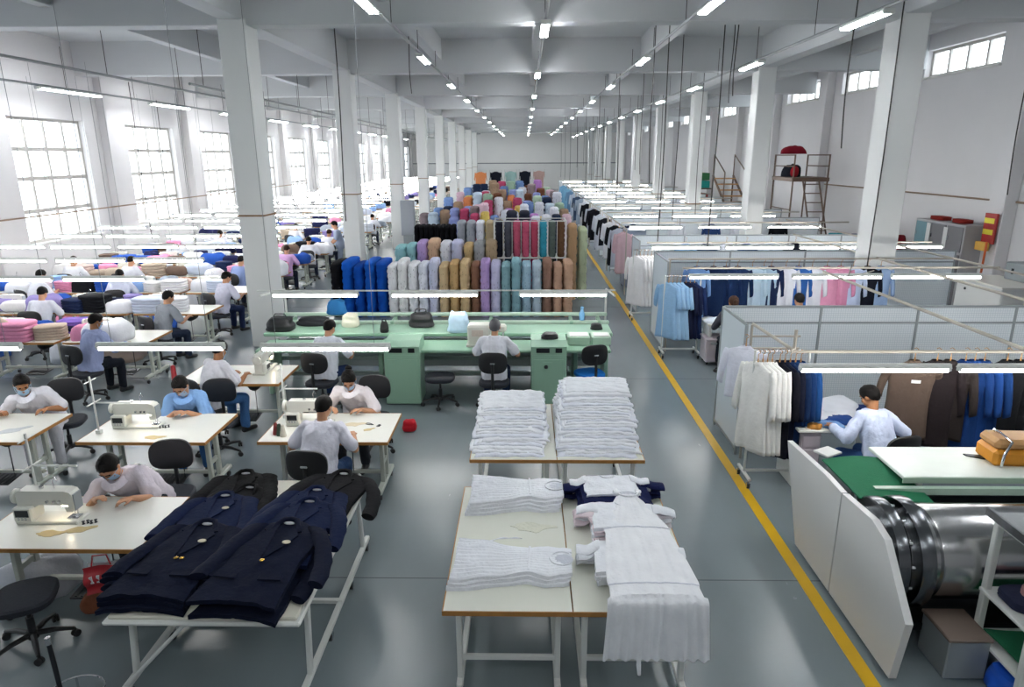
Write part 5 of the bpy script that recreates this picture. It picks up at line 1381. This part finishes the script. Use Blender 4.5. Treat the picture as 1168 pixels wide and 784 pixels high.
for i, (y, c, nm, h) in enumerate(edge):
    garment('long %s garment at the walkway edge, %s of those beyond the third booth' % (nm, ORD[i]), (2.72, y, 1.80), R(-12), c, .46, h, .5, GR, var=10 if h > 1 else 11, collar=False)
for i, (a, b) in enumerate(((18.2, 22.2), (22.5, 28.5), (29, 36.5), (37, 50))): frame_tube('rail along the walkway edge, %s beyond the third booth' % ORD[i], [(2.72, a, 1.80), (2.72, b, 1.80)], .016)
for i, y in enumerate((18.2, 22.2, 22.5, 28.5, 29, 36.5, 37, 50)): frame_tube('post of the walkway rail, %s beyond the third booth' % ORD[i], [(2.72, y, 0), (2.72, y, 1.81)], .016)
t = thing('steel_cabinet', 'grey-blue steel cabinet at the walkway end of the fourth booth', 'cabinet', (3.1, 19.35, 0))
obj('body', MB().box((0, 0, .88), (.6, .6, 1.6), bev=.02), mat('grey_blue_steel', '8e98ab', .35, .3, .06, 4), t); obj('door', MB().box((0, -.305, .9), (.54, .02, 1.48), bev=.006), mat('grey_blue_steel', '8e98ab'), t)
for s in (-1, 1):
    for q in (-1, 1): caster(t, s*.25, q*.25, .03)

# ================================================================== ironing machine and shelf, lower right
t = thing('ironing_machine', 'white-panelled ironing machine with a big stainless steel roller', 'machine', (0, 0, 0))
TX = Matrix.Rotation(PI/2, 4, 'Z') @ Matrix.Rotation(PI/2, 4, 'X')
def side_plate(poly, x, th): return MB().prism(poly, th, Matrix.Translation((x, 0, 0)) @ TX)
obj('side_panel', side_plate([(5.12, .03), (5.12, .98), (5.45, .985), (6.30, .93), (5.86, .03)], 2.64, .05), PANELW, t)
obj('side_panel', side_plate([(4.10, .03), (4.02, .55), (4.42, .97), (4.62, 1.02), (5.10, .98), (5.10, .03)], 2.64, .055), PANELW, t)
obj('end_panel', MB().box((2.86, 5.6, .5), (.03, .5, .9)), GREYM, t)
CYM = Matrix.Translation((0, 4.78, .66)) @ Matrix.Rotation(PI/2, 4, 'Y')
obj('roller', MB().lathe([(.02, 3.12), (.36, 3.12), (.365, 3.13), (.365, 5.5), (.02, 5.5)], n=64, M=CYM), STEEL, t, True)
fl = obj('flange', MB().lathe([(.30, 2.76), (.41, 2.76), (.42, 2.78), (.42, 2.84), (.40, 2.86), (.30, 2.86)], n=56, M=CYM), RINGS, t, True)
obj('flange', MB().lathe([(.30, 2.93), (.415, 2.93), (.425, 2.945), (.425, 3.03), (.39, 3.05), (.30, 3.05)], n=56, M=CYM), RINGS, t, True)
obj('hub', MB().lathe([(.05, 2.70), (.34, 2.70), (.34, 3.13), (.05, 3.13)], n=40, M=CYM), STEEL, t, True)
for k in range(14):
    a = 2*PI*k/14; obj('flange_bolt', MB().cyl(CYM @ V((.385*math.cos(a), .385*math.sin(a), 2.86)), CYM @ V((.385*math.cos(a), .385*math.sin(a), 2.885)), .014, n=8), CHROME, fl)
obj('drip_tray', MB().box((4.2, 4.8, .2), (2.6, .7, .06)), DSTEEL, t)
obj('rear_guard', MB().box((4.3, 5.25, .75), (2.4, .03, .35), rx=.3), DSTEEL, t)
obj('frame_beam', MB().box((4.2, 5.2, .96), (2.5, .05, .06)), mat('pale_green_enamel', 'b5cdbb'), t)
obj('felt_apron', MB().sheet(lambda u, v: (2.74+.62*u, 5.02+.72*v, .99+.035*math.sin(u*PI)*v-.05*u*(1-v)), 12, 10, .012), FELT, t, True)
tag(obj('notebook', MB().box((2.86, 5.9, .99), (.2, .16, .02), rz=.5, bev=.004), PANELW), 'small white notebook on the top edge of the ironing machine panel', 'notebook')
t = thing('folding_table', 'white table with pale green edges behind the steel roller', 'table', (4.6, 5.58, 0))
obj('tabletop', MB().box((0, 0, 1.035), (2.75, .62, .03), bev=.006), mat('pale_mint_top', 'dfe7df', .35), t)
obj('edge_strip', MB().box((0, -.312, 1.02), (2.76, .012, .05)), mat('pale_green_edge', 'a9c0ac', .4), t)
for s in (-1, 1):
    for q in (-1, 1): obj('leg', MB().box((s*1.2, q*.24, .51), (.045, .045, 1.02)), WHITE, t)
t = thing('orange_case', 'orange and tan case with a metal bail on the table behind the roller', 'case', (4.42, 5.6, 1.05), -.05)
CASE = mat('orange_case_paint', 'd08a1e', .5, 0, .2, 8)
obj('body', MB().box((0, 0, .075), (.62, .30, .15), bev=.03), CASE, t); obj('lid', MB().box((0, .01, .19), (.60, .28, .10), bev=.035), mat('tan_leather', 'b88b58', .55, 0, .2, 10), t)
obj('bail', MB().tube([(-.25, -.16, .0), (-.25, -.17, .12), (-.2, -.16, .24), (-.2, 0, .26), (-.2, .1, .25)], .012, 8), CHROME, t, True); obj('strap', MB().tube([(-.05, -.155, .06), (.1, -.165, .08), (.28, -.155, .08)], .01, 8), BLACKP, t, True)
t = tag(obj('trowel', MB().prism([(0, 0), (.16, .03), (.2, .0), (.16, -.05), (.02, -.03)], .012), DSTEEL, None, False, (4.0, 5.72, 1.05), (0, 0, -.4)), 'flat dark tool lying beside the orange case', 'tool')
# white shelf at the right edge
t = thing('shelf_unit', 'white steel shelf unit at the right edge with green and blue sheets', 'shelf', (0, 0, 0))
for x, y in ((3.38, 4.33), (4.3, 4.33), (3.24, 3.70), (4.2, 3.70)): obj('post', MB().box((x, y, .6), (.05, .05, 1.2), bev=.006), WHITE, t)
for z in (1.18, .62, .26): obj('shelf_board', MB().box((3.84, 4.01, z), (1.0, .68, .03), bev=.006), WHITE, t)
obj('top_tray', MB().box((3.84, 4.01, 1.21), (1.06, .74, .03), bev=.008), STEEL, t); obj('tray_lip', MB().box((3.31, 4.01, 1.24), (.03, .74, .07), bev=.006), STEEL, t)
tag(obj('green_sheet', MB().sheet(lambda u, v: (3.40+.9*u, 3.70+.60*v, .305+.02*math.sin(u*6+v*3)), 16, 10, .01), FELT, None, True), 'green felt sheet on the lowest board of the white shelf unit', 'sheet')
for i, (c, nm, x, y, z) in enumerate((('2b2f45', 'dark blue', 3.6, 4.15, .636), ('b98f92', 'pinkish', 3.72, 4.12, .69), ('b9c4cf', 'pale grey', 3.82, 4.2, .74))):
    tag(shared('folded_cloth', BM[(1, i)], cloth(c), (x, y, z), .2*i, (1, .9, .35)), '%s folded cloth on the middle board of the white shelf unit' % nm, 'cloth', 'folded cloths on the shelf unit')
bag('plastic_bag', 'bright blue plastic bag on the floor under the white shelf unit', (3.55, 4.0, 0.0), (.5, .36, .2), mat('blue_bag', '1d55c0', .35), 22, 'bag', False)
t = thing('storage_box', 'grey box standing on the floor under the steel roller', 'box', (3.2, 4.3, 0))
obj('body', MB().box((0, 0, .16), (.3, .34, .32), bev=.01), GREYM, t); obj('lid', MB().box((0, 0, .33), (.32, .36, .03), bev=.008), mat('brown_board', '75665c'), t)

# ================================================================== along the right wall
t = thing('locker_cabinet', 'tall grey steel locker cabinet with paper notes standing at the right wall', 'cabinet', (10.75, 17.5, 0))
LK = mat('locker_grey', '6d6c70', .45, .1, .05, 3)
obj('body', MB().box((.1, 0, 1.02), (.6, 2.1, 2.04), bev=.01), mat('locker_frame', '9a9a9c', .4), t)
for i in range(3):
    for j in range(3):
        d = obj('door', MB().box((-.21, -.69+.69*i, .36+.66*j), (.02, .62, .60), bev=.004), LK if not (i == 2 and j == 2) else mat('glazed_door', '6f8f98', .15), t)
        obj('handle', MB().box((-.23, -.45+.69*i, .36+.66*j), (.02, .03, .1)), CHROME, d)
for y, z, h in ((.42, 1.72, .5), (-.32, 1.68, .5), (.40, 1.1, .42)): obj('paper_note', MB().box((-.224, y, z), (.004, .16, h)), PANELW, t)
for i, (y, w) in enumerate(((17.9, .7), (17.0, .6))): tag(shared('folded_cloth', BM[(1, i)], cloth('8a2a24'), (10.8, y, 2.05), PI/2, (w*2, 1, .5)), 'dark red folded cloth on top of the grey lockers, %s one' % ('far', 'near')[i], 'cloth', 'red cloths on the lockers')
tag(shared('cloth_pile', BM[(2, 1)], cloth('7a1420'), (10.6, 19.9, 1.05), .3, (2.2, 1.9, 2.0)), 'dark red heap of cloth beside the grey lockers', 'cloth')
t = thing('storage_crate', 'cream crates with an orange frame under the dark red heap', 'crate', (10.5, 19.9, 0))
obj('body', MB().box((0, 0, .5), (.8, 1.5, 1.0), bev=.02), mat('cream_board2', 'c9bd98', .6), t); obj('frame', MB().box((-.42, .3, .82), (.03, .8, .3), bev=.005), WOOD, t); obj('yellow_label', MB().box((-.41, -.4, .62), (.02, .3, .3)), mat('yellow_card', 'd9c832'), t)
t = thing('notice_board', 'red and yellow notice board fixed to the pilaster at the right wall', 'notice board', (10.92, 16.15, 2.0))
RED = mat('red_board', '9c1f1c', .5); YB2 = mat('yellow_card', 'd9c832')
obj('board', MB().box((0, 0, 0), (.05, .42, .7), bev=.006), RED, t)
for z in (.18, -.08): obj('yellow_band', MB().box((-.028, .02, z), (.012, .34, .12)), YB2, t)
obj('yellow_box', MB().box((-.06, .08, -.42), (.12, .36, .2), bev=.01), mat('tan_card', 'cfa24a'), t)
obj('orange_pole', MB().tube([(-.08, -.1, -.3), (-.1, -.12, -1.0), (-.16, .02, -2.0)], .025, 8), mat('orange_pole_paint', 'c2551e', .5), t, True)
t = thing('white_cabinet', 'low white cabinet at the right edge beyond the booths', 'cabinet', (10.3, 14.6, 0))
obj('body', MB().box((0, 0, .5), (.9, 1.5, 1.0), bev=.02), PANELW, t); obj('top_cover', MB().box((0, 0, 1.015), (.96, 1.56, .04), bev=.01), mat('cream_cover', 'e3e0d8', .5), t); obj('knob', MB().ell((-.47, .4, .8), (.02, .03, .03)), DSTEEL, t)
t = thing('white_appliance', 'white box appliance right of the low white cabinet', 'appliance', (10.55, 13.2, 0))
obj('body', MB().box((0, 0, .5), (.8, .9, 1.0), bev=.04), CREAM, t)
for z in (.75, .85): obj('button', MB().ell((-.41, .2, z), (.012, .03, .02)), DSTEEL, t)
tag(shared('folded_pile', BM[(1, 2)], cloth('1e4fa8'), (10.4, 13.3, 1.0), PI/2, (1.7, 2, 1.9)), 'bright blue folded pile on the white appliance at the right edge', 'cloth')
t = thing('grey_box', 'pale grey box behind the blue folded pile at the right edge', 'box', (10.85, 14.4, 1.03))
obj('body', MB().box((0, 0, .19), (.5, 1.1, .38), bev=.02), GREYM, t); obj('handle', MB().box((-.26, .3, .2), (.02, .05, .12)), DSTEEL, t)
# ladder platform
t = thing('ladder_platform', 'mobile steel work platform with ladder and guard rails at the right wall', 'platform', (10.0, 25.4, 0))
IR = mat('rusty_brown_steel', '6b584c', .5, .4, .2, 8)
obj('deck', MB().box((0, 0, 2.85), (1.3, 2.0, .14), bev=.01), IR, t)
for s in (-1, 1):
    for q in (-1, 1): obj('post', MB().cyl((s*.6, q*.95, 0), (s*.6, q*.95, 3.7), .03, n=8), IR, t, True)
for z in (3.3, 3.68):
    for s in (-1, 1): obj('guard_rail', MB().cyl((s*.6, -.95, z), (s*.6, .95, z), .022, n=8), IR, t, True)
for z in (.9, 1.8): obj('cross_rail', MB().cyl((-.6, -.95, z), (-.6, .95, z), .02, n=8), IR, t, True)
for s in (-1, 1): obj('ladder_rail', MB().cyl((s*.28, -1.0, 2.85), (s*.28+.1, -2.4, .1), .03, n=8), IR, t, True)
for k in range(9):
    q = (k+.5)/9; obj('rung', MB().cyl((-.28+.1*q, -1.0-1.4*q, 2.85-2.75*q), (.28+.1*q, -1.0-1.4*q, 2.85-2.75*q), .02, n=6), IR, t, True)
tag(shared('cloth_heap', BM[(2, 0)], cloth('7c1826'), (9.9, 25.9, 3.72), .4, (1.9, 2.0, 1.6)), 'dark red cloth thrown over the top rail of the ladder platform', 'cloth')
tag(shared('cloth_sack', BM[(2, 2)], cloth('23262e'), (9.7, 25.5, 2.92), .4, (1.4, 1.6, 2.6)), 'black sack standing on the ladder platform', 'sack')
tag(shared('cloth_heap', BM[(0, 2)], cloth('a3202c'), (9.6, 24.9, 2.92), .9, (.9, .9, 2.2)), 'small red bundle on the ladder platform', 'cloth')
t = thing('wooden_stairs', 'brown wooden steps leading up along the right wall behind the third column', 'stairs', (9.9, 33.0, 0))
for s in (-1, 1): obj('stringer', MB().tube([(s*.5, -1.6, .9), (s*.5, 1.8, 2.7)], .06, 6), IR, t)
for k in range(7):
    q = (k+.5)/7; obj('tread', MB().box((0, -1.6+3.4*q, .9+1.8*q), (1.0, .35, .05)), WOOD, t)
for s in (-1, 1): obj('hand_rail', MB().tube([(s*.5, -.2, 1.7), (s*.5, -.2, 2.9), (s*.5, 1.8, 3.7), (s*.5, 1.8, 2.7)], .03, 6), IR, t)
for s in (-1, 1): obj('support_post', MB().cyl((s*.5, 1.8, 0), (s*.5, 1.8, 2.7), .04, n=8), IR, t)
sh = thing('storage_shelf', 'shelf with green and turquoise boxes at the right wall beyond the fourth column', 'shelf', (9.9, 39.5, 0))
for s in (-1, 1):
    for q in (-1, 1): obj('post', MB().box((s*.4, q*1.3, 1.2), (.05, .05, 2.4)), IR, sh)
for z in (.5, 1.2, 1.9): obj('shelf_board', MB().box((0, 0, z), (.85, 2.7, .05)), IR, sh)
for i, (c, nm, y, z) in enumerate((('1f9c94', 'near turquoise', -.7, 1.93), ('1f9c94', 'far turquoise', .4, 1.93), ('2a6b3e', 'dark green', -.6, 2.35), ('c9a826', 'yellow', .5, 2.35), ('b23a34', 'red', -.5, 1.23), ('b9b2a8', 'grey', .6, 1.23))):
    tag(obj('storage_box', MB().box((0, 0, .2), (.6, .95, .38), bev=.02), mat('box_'+c, c, .5), None, False, (9.9, 39.5+y, z)), '%s box on the %s board of the shelf beyond the fourth column' % (nm, 'top' if z > 1.5 else 'middle'), 'box', 'boxes on the far shelf')
WALLP = [(10.3, 22.4, '15808f', 'teal', 1.0), (10.4, 21.3, '27345c', 'navy', 1.2), (10.5, 20.9, '8b8f9c', 'grey', 1.0), (9.7, 22.9, '9c7f4c', 'tan', .8), (8.85, 23.6, '1f1f24', 'black', .7), (9.2, 21.2, '15161a', 'black', .8), (9.2, 20.3, 'b06058', 'rose', .8), (10.3, 28.2, '9c97a6', 'mauve-grey', 1.1), (10.2, 29.6, 'a59a80', 'beige', 1.0), (10.4, 31, '23262e', 'black', 1.2), (10.2, 35.5, '3d3f46', 'charcoal', 1.3), (10.2, 43, 'b5b0a8', 'pale grey', 1.3), (10.0, 46, '8c3030', 'red', 1.3)]
for i, (x, y, c, nm, s) in enumerate(WALLP):
    t = thing('bench_with_cloth', 'low bench stacked with %s cloth, %s along the right wall beyond the lockers' % (nm, ORD[i]), 'bench', (x, y, 0), 0, 'cloth benches along the right wall')
    obj('bench_top', MB().box((0, 0, .82), (.9, .95, .05), bev=.008), mat('bench_board', '8a7a68', .6), t)
    for sx in (-1, 1): obj('bench_leg', MB().box((sx*.38, 0, .4), (.06, .8, .8)), IR, t)
    tag(shared('fabric_pile', BM[(1+i % 2, i % 3)], cloth(c), (x, y, .845), PI/2+i*.2, (1.7*s, 1.7*s, 1.9*s)), '%s pile of cloth, %s along the right wall beyond the lockers' % (nm, ORD[i]), 'fabric pile', 'piles along the right wall')
# far end of the hall
for i, (x, c, nm) in enumerate(((-3.6, 'd98a5a', 'orange'), (-2.4, '1b1d28', 'black'), (-1.2, '9fc0bc', 'pale green'), (0, '20222e', 'dark'), (1.2, 'c8a8a0', 'pink-grey'))):
    t = thing('far_rack', '%s clothes rack, %s from the left before the far wall' % (nm, ORD[i]), 'clothes rack', (x, 56+i, 0), 0, 'racks before the far wall')
    obj('frame', MB().tube([(-.5, 0, 0), (-.5, 0, 2.6), (.5, 0, 2.6), (.5, 0, 0)], .03, 8), WHITE, t, True); obj('clothes', garment_mesh(.9, 1.9, .6, 90+i), cloth(c), t, False, (0, 0, 2.6))
t = thing('grey_switch_box', 'grey switch cabinet on a stand beside the third left column', 'cabinet', (-4.75, 27.6, 0))
obj('body', MB().box((0, 0, 1.3), (.55, .3, 1.4), bev=.02), mat('switch_grey', '9aa0a8', .4), t); obj('stand', MB().box((0, 0, .3), (.4, .25, .6)), GREYM, t); obj('door', MB().box((0, -.155, 1.3), (.48, .012, 1.3)), mat('switch_grey', '9aa0a8'), t)
# ------------------------------------------------------------------ bits at lower left
t = thing('carrier_bag', 'red and white carrier bag with pale print hanging under the table nearest the camera', 'bag', (-3.36, 4.60, .36), .2)
rb = obj('body', MB().sheet(lambda u, v: ((u-.5)*.24, -.05+.03*math.sin(u*PI)+.02*math.sin(v*9), .24*v), 14, 12, .0), mat('red_plastic', 'b3222c', .35, 0, .12, 10), t, True)
obj('back_sheet', MB().sheet(lambda u, v: ((u-.5)*.24, .04-.03*math.sin(u*PI)+.02*math.sin(v*9), .24*v), 14, 12), mat('white_plastic', 'd9d9dc', .35), t, True)
for i in range(4): obj('print_mark', MB().box((-.07+.045*i, -.052+.03*math.sin((.2+.19*i)*PI)-.006, .13), (.022, .02, .06), ry=.2*i-.2, bev=.001), mat('white_plastic', 'd9d9dc'), rb)
obj('handle', MB().tube([(-.07, 0, .23), (-.05, 0, .32), (.05, 0, .32), (.07, 0, .23)], .006, 6), mat('red_plastic', 'b3222c'), t, True)
tag(shared('shopping_bundle', BM[(2, 1)], cloth('7a4a34'), (-3.5, 4.72, .13), .3, (.6, .6, .7)), 'brown cloth bundle lying below the red carrier bag', 'cloth')
t = thing('wire_stand', 'small wire stool frame with a chrome-tipped post and an orange knob at the bottom edge', 'stand', (-2.97, 3.62, 0))
obj('post', MB().cyl((-.1, 0, 0), (-.16, .05, .62), .016, n=10), DSTEEL, t, True); obj('post_tip', MB().cyl((-.16, .05, .62), (-.165, .054, .67), .019, n=10), CHROME, t, True)
obj('wire_ring', MB().tube([(.17*math.cos(2*PI*k/20), .14*math.sin(2*PI*k/20), .30) for k in range(21)], .006, 6), CHROME, t, True)
for k in range(3): obj('leg', MB().cyl((.17*math.cos(2.1*k), .14*math.sin(2.1*k), .3), (.2*math.cos(2.1*k), .17*math.sin(2.1*k), 0), .008, n=6), CHROME, t, True)
obj('knob', MB().ell((.10, -.05, .33), (.03, .03, .025)), mat('orange_knob', 'b5562a', .4), t, True)
tag(shared('cloth_sack', BM[(2, 0)], cloth('c9ccd4'), (-4.3, 5.1, 0), .4, (1.3, 1.2, 1.8)), 'pale grey sack under the table nearest the camera', 'sack')
tag(obj('hose_lever', MB().tube([(-4.16, 4.40, .45), (-4.14, 4.42, .66), (-4.06, 4.44, .84)], [.02, .012, .008], 8), BLACKP, None, True), 'thin black lever with a curved stem at the lower left by the empty chair', 'lever')
tag(obj('floor_cone', MB().lathe([(.02, 0), (.07, 0), (.05, .04), (.035, .5), (.02, .52)], n=16), mat('red_plastic', 'b3222c'), None, True, (-5.6, 10.1, 0)), 'thin red post standing in the walkway left of the table before the green bench', 'post')

# ------------------------------------------------------------------ hanging cables
CB = [(-3.72, 14.2, 2.4, 6.3, 'dark cable hanging right of the first left column'), (-3.2, 20.0, 5.4, 6.1, 'short cable with a switch below the girder of the first left bay'),
      (5.62, 12.6, 3.8, 6.4, 'long dark cable hanging left of the first right column'), (6.55, 12.9, 1.4, 6.1, 'dark cable running down the first right column'), (9.6, 13.9, 2.9, 6.8, 'dark cable near the right edge of the picture'),
      (3.85, 14.2, 1.8, 6.3, 'long cable hanging at the left of the fourth lamp row, near one'), (3.05, 15.5, 1.8, 6.3, 'long cable hanging by the yellow line lamps, near one'), (4.4, 15.2, 4.9, 6.3, 'short cable above the second booth'), (4.9, 17.2, 4.9, 6.3, 'short cable above the third booth')]
for x, y, a, b, l in CB: cable(x, y, a, 6.88 if b > 5.5 else b, l, .012)
k = 0
for i in range(22):
    y = 18+i*2.1; x = 3.2+ (i % 3)*1.15
    cable(x, y, 1.85 if i % 4 else 3.0, 6.88, 'thin cable, %s of those dropping to the booths beyond the second one' % ORD[i], .012)
for i in range(16):
    cable((-8.65, -6.6, -10.6)[i % 3], 15.5+i*2.4, 1.9, 5.3, 'thin cable, %s of those dropping into the left sewing hall' % ORD[i], .008)
frame_tube('curved black cable sagging over the nearest booth', [(4.6, 9.5, 2.2), (4.9, 10.2, 1.9), (5.2, 10.6, 1.85), (5.9, 11.4, 1.8)], .008)

# ------------------------------------------------------------------ light for the view
SC.cycles.use_denoising = True
SC.cycles.max_bounces = 8; SC.cycles.diffuse_bounces = 4; SC.cycles.glossy_bounces = 3; SC.cycles.transmission_bounces = 4; SC.cycles.transparent_max_bounces = 8
SC.cycles.sample_clamp_indirect = 6; SC.cycles.use_light_tree = True
SC.view_settings.view_transform = 'Standard'; SC.view_settings.look = 'None'; SC.view_settings.gamma = 1; SC.view_settings.use_curve_mapping = False
SC.view_settings.exposure = 0.66
